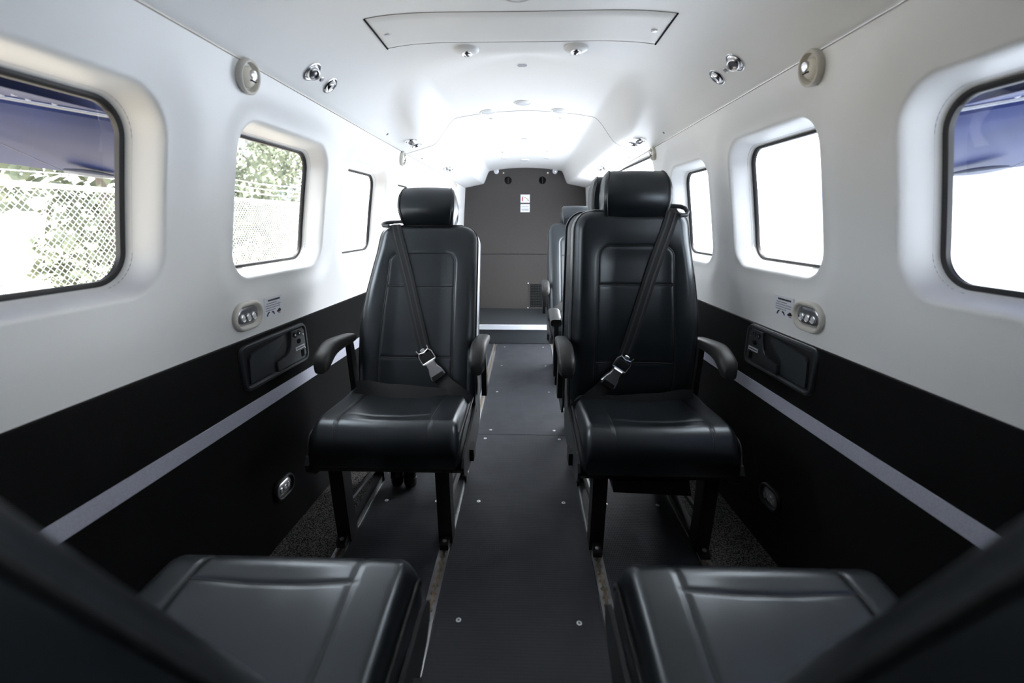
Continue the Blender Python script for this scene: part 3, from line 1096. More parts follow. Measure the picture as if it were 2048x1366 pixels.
SEATM = {1: seat_meshes(1), -1: seat_meshes(-1)}
BACK_PARTS = {'back_shell': 'back_shell', 'back_piping': 'piping', 'back_seam': 'seam', 'belt_guide': 'belt_guide'}
def seat(label, X, Yh, side, aft, recline, belts=True, pouch=False, head_up=0.0, arms=True):
    sigma = side if not aft else -side
    D = SEATM[sigma]
    root = empty('cabin_seat', (X, Yh, 0), math.pi if aft else 0)
    tag(root, label, 'seat', 'black leather cabin seats')
    def part(key, name, parent=root, back=False):
        if key not in D:
            for k_ in [k for k in D if k.startswith(key + '#')]:
                part(k_, name, parent, back)
            return None
        o = bpy.data.objects.new(name, D[key])
        COL.objects.link(o)
        o.parent = parent
        if back:
            o.location = (0, 0, HZ)
            o.rotation_euler = (-R(recline), 0, 0)
        return o
    bk = part('backrest', 'backrest', back=True)
    for k, nm in BACK_PARTS.items():
        part(k, nm, bk)
    hd = part('headrest', 'headrest', back=True)
    if head_up:
        hd.location = (0, math.sin(R(recline)) * head_up, HZ + math.cos(R(recline)) * head_up)
    part('headrest_piping', 'piping', hd)
    part('headrest_post', 'post', hd)
    cu = part('cushion', 'cushion')
    part('cushion_seam', 'seam', cu)
    for k, nm in (('armrest_inboard', 'armrest'), ('armrest_outboard', 'armrest')) if arms else ():
        a_ = part(k, nm)
        part(k.replace('armrest', 'arm_post'), 'arm_post', a_)
    sh = part('side_shroud', 'side_shroud')
    part('latch_box', 'latch_box', sh)
    part('outboard_shroud', 'side_shroud')
    part('seat_pan', 'seat_pan')
    for k in ('leg_front_inboard', 'leg_front_outboard', 'leg_rear_inboard', 'leg_rear_outboard'):
        part(k, 'leg')
    for k in ('inboard', 'outboard'):
        t_ = part('track_foot_' + k, 'track_foot')
        part('bolt_' + k, 'bolt', t_)
    part('brace', 'brace')
    if belts:
        b_ = part('shoulder_belt', 'shoulder_belt', back=True)
        part('belt_rib', 'belt_rib', b_)
        b_ = part('buckle', 'buckle', back=True)
        b_['label'] = 'bright steel lift-lever buckle'
        part('buckle_lever', 'lever', b_)
        part('buckle_connector', 'connector', b_)
        part('latch_plate', 'latch_plate', b_)
        part('lap_belt_inboard', 'lap_belt', back=True)
        part('lap_belt_outboard', 'lap_belt', back=True)
    if pouch:
        part('under_seat_pouch', 'pouch')
    return root

seat('reclined black leather seat facing its twin, belt hanging, on the fence side of the aisle', -0.345, 1.300, -1, False, 22)
seat('upright black leather seat with belt, backed by another seat close behind it', 0.345, 1.285, 1, False, 3, pouch=True, head_up=-0.024)
seat('black leather seat with its back against the upright seat, facing the doorway end', 0.345, 1.635, 1, True, 3, belts=False, head_up=-0.020)
seat('rearmost black leather seat beside the open doorway and bulkhead grille', 0.345, 2.620, 1, False, 22, head_up=-0.022)
seat('aft-facing black leather seat with bare cushion opposite the reclined seat', -0.345, 0.322, -1, True, 25, belts=False, arms=False)
seat('aft-facing black leather seat with bare cushion opposite the upright seat', 0.345, 0.322, 1, True, 25, belts=False, arms=False)

# ------------------------------------------------------------------ fixtures on the sidewalls
def fixture(name, T, label, cat, group=None):
    root = empty(name, T.translation)
    tag(root, label, cat, group)
    return root, Matrix.Translation(-T.translation) @ T

def eyeball_lamp(s, Y, z, label, r=0.032):
    root, T = fixture('wall_lamp', wall_frame(s, Y, z), label, 'lamp', 'round lamps under the headliner joint')
    k = r / 0.032
    MB().lathe([(0.033 * k, 0.0), (0.0345 * k, 0.007), (0.0335 * k, 0.012), (0.031 * k, 0.0135), (0.0285 * k, 0.0125), (0.0275 * k, 0.007), (0.0255 * k, 0.0015), (0.0, 0.001)], 32, cap0=False, cap1=False).build('bezel', M['beige'], root, T, ang=50)
    prof = [(0.0205 * k * math.cos(R(a)), 0.002 + 0.0150 * k * math.sin(R(a))) for a in range(-5, 91, 8)]
    b = MB().lathe(prof, 24, c=(0.001, -0.001, 0)).build('eyeball', M['lampw'], root, T)
    MB().lathe([(0.0095 * k, 0.010), (0.0095 * k, 0.0188 * k), (0.007 * k, 0.0198 * k)], 16, c=(0.001, 0.005, 0)).build('lens', M['chrome'], b, T)
    MB().box((0.002, -0.006, 0.0155), (0.018, 0.0024, 0.004)).build('slot', M['dark'], b, T, smooth=False)
    MB().box((-0.004, 0.003, 0.0185), (0.0024, 0.0024, 0.002)).build('red_mark', M['red'], b, T, smooth=False)
    return root
eyeball_lamp(-1, 1.042, 1.170, 'round beige eyeball lamp on the wall above the console with the fence-side placard')
eyeball_lamp(1, 1.028, 1.172, 'round beige eyeball lamp on the doorway-side wall above the console')
eyeball_lamp(-1, 2.150, 1.145, 'small round lamp on the fence-side wall beside the headliner panel joint', 0.029)
eyeball_lamp(1, 2.075, 1.150, 'small round lamp on the wall just ahead of the doorway', 0.025)
eyeball_lamp(-1, 3.42, 1.120, 'small round lamp on the fence-side wall next to the bulkhead', 0.026)

def oval_light(s, Y, z, label, bezel, k=1.0, group=None):
    root, T = fixture('reading_light', wall_frame(s, Y, z), label, 'light', group)
    T = T @ Matrix.Scale(k, 4)
    hl = 0.018
    MB().stad([(0.036, 0.0), (0.0365, 0.006), (0.034, 0.0105), (0.030, 0.0115), (0.0265, 0.009), (0.0245, 0.003), (0.022, 0.0012)], hl, 12, cap0=False, cap1=False).build('bezel', bezel, root, T, ang=50)
    body = MB().stad([(0.0238, 0.001), (0.0232, 0.003), (0.016, 0.0055), (0.0, 0.0062)], hl, 12).build('body', M['steel'], root, T, ang=60)
    for x in (-0.0205, 0.0, 0.0205):
        l_ = MB().lathe([(0.0102, 0.003), (0.0102, 0.0080), (0.0086, 0.0088), (0.0076, 0.0076)], 20, c=(x, -0.003, 0), cap1=False).build('lens_ring', M['chrome'], body, T)
        MB().lathe([(0.0078, 0.0070), (0.005, 0.0084), (0.0, 0.0088)], 18, c=(x, -0.003, 0)).build('lens', M['lens'], body, T)
    return root
oval_light(-1, 1.083, 0.652, 'beige oval three-lens light beside the placard on the fence-side wall', M['beige'])
oval_light(1, 1.071, 0.660, 'beige oval three-lens light beside the placard on the doorway-side wall', M['beige'])
oval_light(-1, 1.135, 0.140, 'black oval floor light low on the carpeted fence-side wall', M['plastic'], 0.86)
oval_light(1, 1.110, 0.150, 'black oval floor light low on the carpeted doorway-side wall', M['plastic'], 0.86)

def word_row(mb, x0, x1, y, h, seed, gap=0.0016, lo=0.002, hi=0.007):
    r_ = random.Random(seed)
    x = x0
    while x < x1:
        w_ = min(r_.uniform(lo, hi), x1 - x)
        mb.box((x + w_ / 2, y, 0.0012), (w_, h, 0.0004))
        x += w_ + gap

def wall_placard(s, Y, z, label):
    root, T = fixture('placard', wall_frame(s, Y, z), label, 'placard', 'small white wall placards')
    if s < 0:
        pass
    mx = Matrix.Diagonal((-1, 1, 1, 1)) if s > 0 else ID
    T = T @ mx                                       # reading direction follows the viewer
    MB().box((0, 0, 0.0005), (0.080, 0.056, 0.001)).build('sheet', M['paper'], root, T, smooth=False)
    mb = MB()
    word_row(mb, -0.024, 0.030, 0.0195, 0.0048, 3, 0.0012)
    mb.build('heading', M['ink'], root, T, smooth=False)['kind'] = 'stuff'
    mb = MB()
    for k, (a, b) in enumerate(((-0.030, 0.014), (-0.034, 0.034), (-0.034, 0.030), (-0.034, 0.010))):
        word_row(mb, a, b, 0.0115 - 0.0062 * k, 0.0022, 10 + k)
    mb.build('small_print', M['ink2'], root, T, smooth=False)['kind'] = 'stuff'
    arc = [(-0.030, -0.022), (-0.026, -0.014), (-0.019, -0.0105), (-0.0165, -0.013), (-0.022, -0.016), (-0.0255, -0.0225)]
    MB().prism(arc, 0.0008, 0.0015).build('icon', M['ink'], root, T, smooth=False)
    arc = [(-0.006, -0.011), (0.001, -0.0125), (0.006, -0.0195), (0.003, -0.0225), (-0.001, -0.0165), (-0.007, -0.0145)]
    MB().prism(arc, 0.0008, 0.0015).build('icon', M['ink'], root, T, smooth=False)
    car = [(0.016, -0.0175), (0.018, -0.0135), (0.022, -0.0125), (0.025, -0.009), (0.031, -0.009), (0.034, -0.013), (0.036, -0.0165), (0.030, -0.0185), (0.022, -0.0195)]
    MB().prism(car, 0.0008, 0.0015).build('icon', M['ink'], root, T, smooth=False)
    MB().box((0.028, -0.0215, 0.0012), (0.010, 0.0018, 0.0005)).build('red_print', M['red'], root, T, smooth=False)
wall_placard(-1, 1.194, 0.654, 'small white placard with black icons on the fence-side wall beside the oval light')
wall_placard(1, 1.172, 0.664, 'small white placard with black icons on the doorway-side wall beside the oval light')

def rrect(x0, x1, y0, y1, r, n=6):
    pts = []
    for cx, cy, a0 in ((x1 - r, y1 - r, 0), (x0 + r, y1 - r, 90), (x0 + r, y0 + r, 180), (x1 - r, y0 + r, 270)):
        for k in range(n + 1):
            a = R(a0 + 90 * k / n)
            pts.append((cx + r * math.cos(a), cy + r * math.sin(a)))
    return pts

def console(s, Y, z, label):
    root, T = fixture('sidewall_console', wall_frame(s, Y, z), label, 'console', 'sidewall consoles below the windows')
    w, h = 0.304, 0.118
    x0, x1, y0, y1 = -w / 2, w / 2, -h / 2, h / 2
    rings = []
    for g, zz in ((0.0, 0.0), (0.0, 0.006), (-0.003, 0.0105), (-0.008, 0.0105), (-0.011, 0.006), (-0.012, 0.0015)):
        rings.append([(x, y, zz) for x, y in rrect(x0 - g, x1 + g, y0 - g, y1 + g, 0.024 + g)])
    MB().rings(rings, True).build('frame', M['plastic2'], root, T, ang=50)
    MB().prism(rrect(x0 + 0.008, x1 - 0.008, y0 + 0.008, y1 - 0.008, 0.016), 0.0, 0.0022).build('tray', M['plastic'], root, T, smooth=False)
    fl = [(-0.125, -0.043), (-0.020, -0.046), (-0.018, -0.006), (0.040, 0.030), (0.040, 0.046), (-0.055, 0.036), (-0.112, 0.030), (-0.118, 0.022)]
    d = MB().prism(fl, 0.002, 0.0045, bev=0.0012).build('tray_flap', M['plastic2'], root, T, smooth=False)
    MB().prism([(-0.120, 0.022), (-0.113, 0.031), (-0.040, 0.040), (-0.034, 0.034), (-0.108, 0.024)], 0.003, 0.0105, bev=0.0015).build('flap_lip', M['plastic2'], d, T, smooth=False)
    MB().prism([(-0.128, -0.040), (-0.121, 0.024), (-0.113, 0.024), (-0.120, -0.040)], 0.003, 0.0085, bev=0.001).build('flap_lip', M['plastic2'], d, T, smooth=False)
    L_ = [(-0.012, -0.047), (0.128, -0.047), (0.138, -0.036), (0.138, 0.036), (0.128, 0.047), (0.070, 0.047), (0.066, 0.020), (0.058, 0.000), (0.046, -0.012), (0.030, -0.018), (-0.012, -0.021)]
    j = MB().prism(L_, 0.002, 0.0095, bev=0.0016).build('jack_panel', M['plastic2'], root, T, smooth=False)
    for x, y in ((0.086, 0.033), (0.109, 0.034)):
        MB().lathe([(0.0085, 0.009), (0.0085, 0.0118), (0.0062, 0.0122), (0.0055, 0.0100)], 18, c=(x, y, 0), cap1=False).build('jack', M['plastic'], j, T)
        MB().lathe([(0.0032, 0.0095), (0.0032, 0.0115), (0.0016, 0.0118)], 12, c=(x, y - 0.001, 0)).build('jack_contact', M['chrome'], j, T)
    MB().stad([(0.0065, 0.009), (0.0065, 0.0104), (0.0045, 0.0110)], 0.004, 8, c=(0.103, 0.010, 0)).build('port', M['dark'], j, T)
    MB().box((0.116, -0.030, 0.0098), (0.016, 0.020, 0.0014)).build('usb_socket', M['dark'], j, T, smooth=False)
    MB().box((0.106, -0.010, 0.0100), (0.048, 0.0105, 0.0012)).build('label_strip', M['paper'], j, T, smooth=False)
    mb = MB()
    word_row(mb, 0.085, 0.127, -0.010, 0.0042, 5, 0.001, 0.002, 0.005)
    mb.v = [(p[0], p[1], p[2] + 0.0093) for p in mb.v]
    mb.build('label_print', M['ink'], j, T, smooth=False)['kind'] = 'stuff'
    for x, y in ((-0.017, -0.050), (0.128, 0.024), (0.131, -0.018)):
        MB().lathe([(0.0026, 0.002), (0.0026, 0.0108), (0.0012, 0.0114)], 10, c=(x, y, 0)).build('screw', M['chrome'], root, T)
    return root
console(-1, 1.187, 0.522, 'black recessed sidewall console with headset jacks on the fence-side wall')
console(1, 1.172, 0.532, 'black recessed sidewall console with headset jacks on the doorway-side wall')

# ------------------------------------------------------------------ fixtures in the headliner
def hatch():
    x0, x1, y0, y1 = -0.357, 0.339, 1.176, 1.356
    root = empty('ceiling_hatch', (0, (y0 + y1) / 2, 1.32))
    tag(root, 'wide white access panel across the front of the headliner with two fasteners', 'access panel')
    T = Matrix.Translation(-root.location)
    nx, ny = 60, 14
    xs, ys = np.linspace(x0, x1, nx), np.linspace(0, 1, ny)
    Xg, tg = np.meshgrid(xs, ys, indexing='ij')
    bow = -0.012 * (Xg / 0.35) ** 2                 # both long edges bow slightly
    Yg = y0 + (y1 - y0) * tg + bow
    Zg = ceilZ(Xg, Yg) - 0.0035 * np.clip(np.minimum(np.minimum(tg, 1 - tg) / 0.04, np.minimum(Xg - x0, x1 - Xg) / 0.006), 0, 1)
    me = npmesh('panel', np.stack([Xg, Yg, Zg], -1).reshape(-1, 3) - np.array(root.location), grid_faces(nx, ny), M['hatch'], ang=60)
    put('panel', me, root)
    for x, m_, r_ in ((x0 - 0.001, M['dark'], 0.0022), (x1 + 0.001, M['dark'], 0.0022)):
        MB().tube([(x, y, float(ceilZ(x, y)) - 0.001) for y in np.linspace(y0 - 0.012, y1 - 0.012, 10)], r_, 6).build('end_gap', m_, root, T)
    for yy in (y0, y1):
        MB().tube([(x, yy - 0.012 * (x / 0.35) ** 2, float(ceilZ(x, yy)) - 0.0004) for x in np.linspace(x0, x1, 30)], 0.0007, 5).build('edge_gap', M['joint'], root, T)
    for x, y in ((-0.334, 1.260), (0.314, 1.258)):
        MB().lathe([(0.0075, 0.002), (0.0075, 0.0055), (0.005, 0.0062)], 16).build('fastener', M['lens'], root, T @ ceil_frame(x, y))
hatch()

def ceil_fixture(name, x, Y, label, cat, group=None):
    return fixture(name, ceil_frame(x, Y), label, cat, group)
def gasper(x, Y, label, k=1.0, tilt=0.35):
    root, T = ceil_fixture('air_vent', x, Y, label, 'air vent', 'air vents in the headliner')
    T = T @ Matrix.Scale(k, 4)
    MB().lathe([(0.0265, 0.0), (0.0265, 0.0022), (0.0240, 0.0034), (0.0215, 0.0020), (0.017, 0.0012), (0.0, 0.001)], 30, cap0=False, cap1=False).build('bezel', M['chrome'], root, T, ang=60)
    Tn = T @ Matrix.Rotation(tilt, 4, 'X')
    nz = MB().lathe([(0.0185, -0.002), (0.0175, 0.006), (0.0145, 0.0135), (0.0125, 0.0140), (0.0115, 0.010)], 24, cap1=False).build('nozzle', M['chrome'], root, Tn, ang=60)
    MB().lathe([(0.0120, 0.0085), (0.008, 0.0100), (0.0, 0.0104)], 18).build('core', M['steel'], nz, Tn)
def reading(x, Y, label, k=1.0):
    root, T = ceil_fixture('reading_lamp', x, Y, label, 'lamp', 'chrome reading lamps in the headliner')
    T = T @ Matrix.Scale(k, 4)
    MB().lathe([(0.0245, 0.0), (0.0245, 0.0020), (0.0220, 0.0032), (0.0195, 0.0018), (0.0, 0.0012)], 30, cap0=False, cap1=False).build('bezel', M['chrome'], root, T, ang=60)
    b = MB().lathe([(0.0180, 0.0), (0.0175, 0.005), (0.0150, 0.0072), (0.0130, 0.0060)], 24, cap1=False).build('barrel', M['chrome'], root, T @ Matrix.Rotation(-0.25, 4, 'X'), ang=60)
    MB().lathe([(0.0135, 0.0050), (0.008, 0.0068), (0.0, 0.0072)], 18).build('lens', M['lens'], b, T @ Matrix.Rotation(-0.25, 4, 'X'))
def button(x, Y, label, r=0.0055):
    root, T = ceil_fixture('push_button', x, Y, label, 'button', 'small switches in the headliner')
    MB().lathe([(r * 1.3, 0.0), (r * 1.3, 0.0015), (r * 1.05, 0.0020)], 16).build('collar', M['chrome'], root, T)
    MB().lathe([(r, 0.0015), (r * 0.9, 0.0035), (0, 0.0040)], 14).build('cap', M['steel'], root, T)
for s, side in ((-1, 'fence'), (1, 'doorway')):
    dx = 0.0 if s < 0 else -0.014
    x = s * (0.523 + dx)
    gasper(x, 1.244, 'large chrome air vent on the %s side, near the hatch end' % side)
    button(x, 1.298, 'tiny chrome switch between lamp and vent near the hatch, %s side' % side)
    reading(x, 1.350, 'chrome reading lamp paired with the large air vent near the hatch, %s side' % side)
    gasper(s * 0.470, 2.020, 'smaller chrome air vent on the %s side by the panel joint' % side, 0.95, 0.5)
    reading(s * 0.470, 2.115, 'chrome reading lamp by the headliner panel joint, %s side' % side)
    gasper(s * 0.458, 2.82, 'chrome air vent near the bulkhead end of the headliner, %s side' % side, 0.9)
    reading(s * 0.455, 2.92, 'chrome reading lamp near the bulkhead end of the headliner, %s side' % side, 0.9)

def eyelet(x, Y, label):
    root, T = ceil_fixture('ceiling_nozzle', x, Y, label, 'air vent', 'chrome nozzles behind the hatch')
    MB().lathe([(0.034, -0.012), (0.033, 0.004), (0.026, 0.009), (0.014, 0.010), (0.013, 0.006)], 28, cap1=False).build('dish', M['ceil'], root, T, ang=60)
    b = MB().lathe([(0.0155, 0.008), (0.0155, 0.0125), (0.0125, 0.0150), (0.0100, 0.0130), (0.0095, 0.009)], 22, cap1=False).build('ring', M['chrome'], root, T, ang=60)
    MB().lathe([(0.0088, 0.009), (0.0080, 0.014), (0.004, 0.017), (0.0, 0.0175)], 16).build('jet', M['chrome'], b, T)
    MB().lathe([(0.0105, 0.0088), (0.0, 0.0092)], 16).build('throat', M['dark'], b, T)
eyelet(-0.156, 1.405, 'chrome nozzle in a white dish behind the hatch, fence side')
eyelet(0.142, 1.400, 'chrome nozzle in a white dish behind the hatch, doorway side')

def slots(x, Y, label, n=5, w=0.032):
    root, T = ceil_fixture('speaker_grille', x, Y, label, 'grille', 'tiny slotted grilles in the vault')
    MB().lathe([(w * 0.62, 0.0), (w * 0.6, 0.0008)], 20).build('plate', M['ceil'], root, T)
    for k in range(n):
        y = (k - (n - 1) / 2) * 0.0055
        hw = math.sqrt(max((w * 0.5) ** 2 - y * y, 1e-6))
        MB().box((0, y, 0.0009), (hw * 2, 0.0018, 0.0006)).build('slot', M['ink2'], root, T, smooth=False)
slots(-0.007, 1.655, 'tiny slotted grille on the vault centre line behind the hatch')
slots(-0.006, 2.80, 'tiny slotted grille on the vault centre line toward the bulkhead', 4)

def dome(x, Y, label, k=1.0, group='flush round lamps along the vault'):
    root, T = ceil_fixture('dome_lamp', x, Y, label, 'lamp', group)
    T = T @ Matrix.Scale(k, 4)
    MB().lathe([(0.037, 0.0), (0.0365, 0.003), (0.033, 0.0045), (0.030, 0.0035)], 30, cap0=False, cap1=False).build('bezel', M['ceil'], root, T, ang=60)
    MB().lathe([(0.031, 0.001), (0.029, 0.0035), (0.018, 0.0065), (0.0, 0.0075)], 28).build('lens', M['lens'], root, T, ang=60)
dome(-0.012, 1.085, 'round lamp on the centre line just ahead of the hatch', 1.2)
dome(-0.009, 2.079, 'flush round lamp on the vault centre line at the panel joint')
dome(-0.161, 2.184, 'flush round lamp off the vault centre at the panel joint, fence side')
dome(0.152, 2.180, 'flush round lamp off the vault centre at the panel joint, doorway side')
dome(-0.143, 3.416, 'flush round lamp near the bulkhead, fence side', 0.8)
dome(-0.003, 3.545, 'flush round lamp on the centre line nearest the bulkhead', 0.9)
dome(0.149, 3.420, 'flush round lamp near the bulkhead, doorway side', 0.8)
def perf(x, Y, label):
    root, T = ceil_fixture('perforated_speaker', x, Y, label, 'speaker', 'perforated speakers in the vault')
    MB().lathe([(0.022, 0.0), (0.0215, 0.0014), (0.0, 0.0018)], 24).build('plate', M['ceil'], root, T)
    for px, py in [(a * 0.008, b * 0.008) for a in (-1, 0, 1) for b in (-1, 0, 1) if abs(a) + abs(b) < 2]:
        MB().lathe([(0.0024, 0.0014), (0.0020, 0.0024)], 8, c=(px, py, 0)).build('hole', M['dark'], root, T)
perf(-0.157, 2.300, 'small perforated speaker behind the off-centre lamp, fence side')
perf(0.162, 2.297, 'small perforated speaker behind the off-centre lamp, doorway side')
perf(-0.148, 3.179, 'small perforated speaker toward the bulkhead, fence side')
perf(0.144, 3.170, 'small perforated speaker toward the bulkhead, doorway side')
for x, Y in ((-0.527, 1.882), (-0.508, 2.394), (0.527, 1.882), (0.508, 2.394)):
    T = ceil_frame(x, Y)
    MB().lathe([(0.0050, 0.0), (0.0045, 0.0018), (0.0, 0.0024)], 12).build('screw', M['ink2'], ceil_o, T)

# ------------------------------------------------------------------ things on the bulkhead
YB = Y_BACK
FB = Matrix(((1, 0, 0, 0), (0, 0, -1, YB), (0, 1, 0, 0), (0, 0, 0, 1)))        # local x right, y up, z toward the cabin
def bulk(name, x, z, label, cat, group=None):
    return fixture(name, FB @ Matrix.Translation((x, z, 0)), label, cat, group)
for x, w_ in ((-0.140, 'fence side'), (0.140, 'doorway side')):
    root, T = bulk('bulkhead_vent', x, 1.192, 'round black vent with a centre bar on the bulkhead, %s' % w_, 'vent', 'round bulkhead vents')
    MB().lathe([(0.029, 0.0), (0.029, 0.004), (0.025, 0.006), (0.023, 0.002), (0.0, 0.0015)], 28, cap0=False, cap1=False).build('body', M['dark'], root, T, ang=50)
    MB().box((0, 0, 0.004), (0.0035, 0.046, 0.004)).build('bar', M['bulk'], root, T, smooth=False)
for x, w_ in ((-0.236, 'fence side'), (0.240, 'doorway side')):
    root, T = bulk('clip_disc', x, 1.262, 'white round clip disc at the top shoulder of the bulkhead, %s' % w_, 'disc', 'white discs on the bulkhead')
    MB().lathe([(0.020, 0.0), (0.020, 0.008), (0.016, 0.012), (0.010, 0.012), (0.009, 0.008)], 24, cap1=False).build('rim', M['paper'], root, T, ang=50)
    MB().lathe([(0.0095, 0.004), (0.008, 0.014), (0.0, 0.016)], 16).build('hub', M['chrome'], root, T)
for x in (-0.178, 0.182):
    MB().lathe([(0.0055, 0.0), (0.005, 0.002), (0.0, 0.003)], 12, c=(x, 1.250, 0)).build('screw', M['paper'], wall_back, FB)
root, T = bulk('placard', 0.0, 1.050, 'square white placard with a red arm symbol on the bulkhead', 'placard', 'bulkhead placards')
MB().box((0, 0, 0.0008), (0.076, 0.064, 0.0016)).build('sheet', M['paper'], root, T, smooth=False)
MB().prism([(-0.027, -0.020), (-0.018, -0.020), (-0.018, 0.010), (-0.022, 0.016), (-0.027, 0.010)], 0.001, 0.0024).build('red_post', M['red'], root, T, smooth=False)
MB().tube([(-0.022, 0.014, 0.002), (-0.014, 0.018, 0.002)], 0.0018, 6).build('red_tip', M['red'], root, T)
arc = [(-0.006 + 0.030 * math.sin(R(a)), -0.020 + 0.028 * math.cos(R(a))) for a in range(-5, 76, 9)]
MB().tube([(x, y, 0.002) for x, y in arc], 0.0017, 6).build('red_arc', M['red'], root, T)
MB().prism([(0.018, -0.008), (0.030, -0.010), (0.027, -0.022)], 0.001, 0.0024).build('red_arrowhead', M['red'], root, T, smooth=False)
root, T = bulk('placard', 0.0, 0.975, 'square white text placard below the red arm placard', 'placard', 'bulkhead placards')
MB().box((0, 0, 0.0008), (0.076, 0.064, 0.0016)).build('sheet', M['paper'], root, T, smooth=False)
mb = MB()
for k, h_ in ((0, 0.004), (1, 0.004), (2, 0.010)):
    word_row(mb, -0.030, 0.030, (0.012, 0.0, -0.014)[k], h_, 30 + k, 0.0018, 0.006, 0.016)
mb.v = [(p[0], p[1], p[2] + 0.0006) for p in mb.v]
mb.build('small_print', M['ink2'], root, T, smooth=False)['kind'] = 'stuff'
# grille low on the bulkhead
root, T = bulk('bulkhead_grille', 0.135, 0.245, 'black square-mesh grille low on the bulkhead behind the rearmost seat', 'grille')
MB().box((0, 0, 0.0006), (0.170, 0.200, 0.0012)).build('backing', M['dark'], root, T, smooth=False)
rings = []
for g, zz in ((0.0, 0.0), (0.0, 0.006), (-0.012, 0.006), (-0.012, 0.001)):
    rings.append([(x, y, zz) for x, y in rrect(-0.098 - g, 0.098 + g, -0.112 - g, 0.112 + g, 0.006, 3)])
MB().rings(rings, True).build('frame', M['bulk'], root, T, ang=30)
for k in range(1, 14):
    MB().box((0, -0.100 + 0.200 * k / 14, 0.003), (0.170, 0.0022, 0.002)).build('bar', M['shroud'], root, T, smooth=False)
for k in range(1, 12):
    MB().box((-0.085 + 0.170 * k / 12, 0, 0.003), (0.0022, 0.200, 0.002)).build('bar', M['shroud'], root, T, smooth=False)
for x, y in ((-0.104, 0.108), (-0.104, -0.108), (0.104, 0.108), (0.104, -0.108)):
    MB().lathe([(0.0055, 0.0), (0.005, 0.003), (0.0, 0.004)], 10, c=(x, y, 0)).build('screw', M['paper'], root, T)

# ------------------------------------------------------------------ small canisters on the floor below the reclined seat
def canister(x, y, label):
    root = empty('canister', (x, y, 0.0002))
    tag(root, label, 'canister', 'twin black canisters on the floor')
    MB().lathe([(0.0, 0.0), (0.012, 0.0), (0.0175, 0.004), (0.0205, 0.011), (0.0215, 0.022), (0.0215, 0.075), (0.019, 0.088), (0.010, 0.094), (0.0, 0.095)], 28, cap0=False, cap1=False).build('body', M['shoe'], root, ang=60)
    MB().lathe([(0.0212, 0.030), (0.0228, 0.032), (0.0228, 0.038), (0.0212, 0.040)], 28, cap0=False, cap1=False).build('ring', M['plastic2'], root, ang=50)
    MB().lathe([(0.0095, 0.093), (0.0095, 0.104), (0.007, 0.107)], 16).build('cap', M['plastic'], root)
canister(-0.424, 1.372, 'small glossy black canister on the floor below the reclined seat, nearer the wall')
canister(-0.378, 1.366, 'small glossy black canister on the floor below the reclined seat, nearer the aisle')

# ------------------------------------------------------------------ outdoors
GZ = -1.05
mb = MB()
mb.add([(-150, -150, GZ), (-1.0, -150, GZ), (-1.0, 150, GZ), (-150, 150, GZ)], [(0, 1, 2, 3)])
g = mb.build('ground', M['dirt'], smooth=False)
struct(g, 'pale dry ground beyond the fence')
mb = MB()
mb.add([(-1.0, -150, GZ), (150, -150, GZ), (150, 150, GZ), (-1.0, 150, GZ)], [(0, 1, 2, 3)])
g = mb.build('ground', M['apron'], smooth=False)
struct(g, 'pale concrete apron')

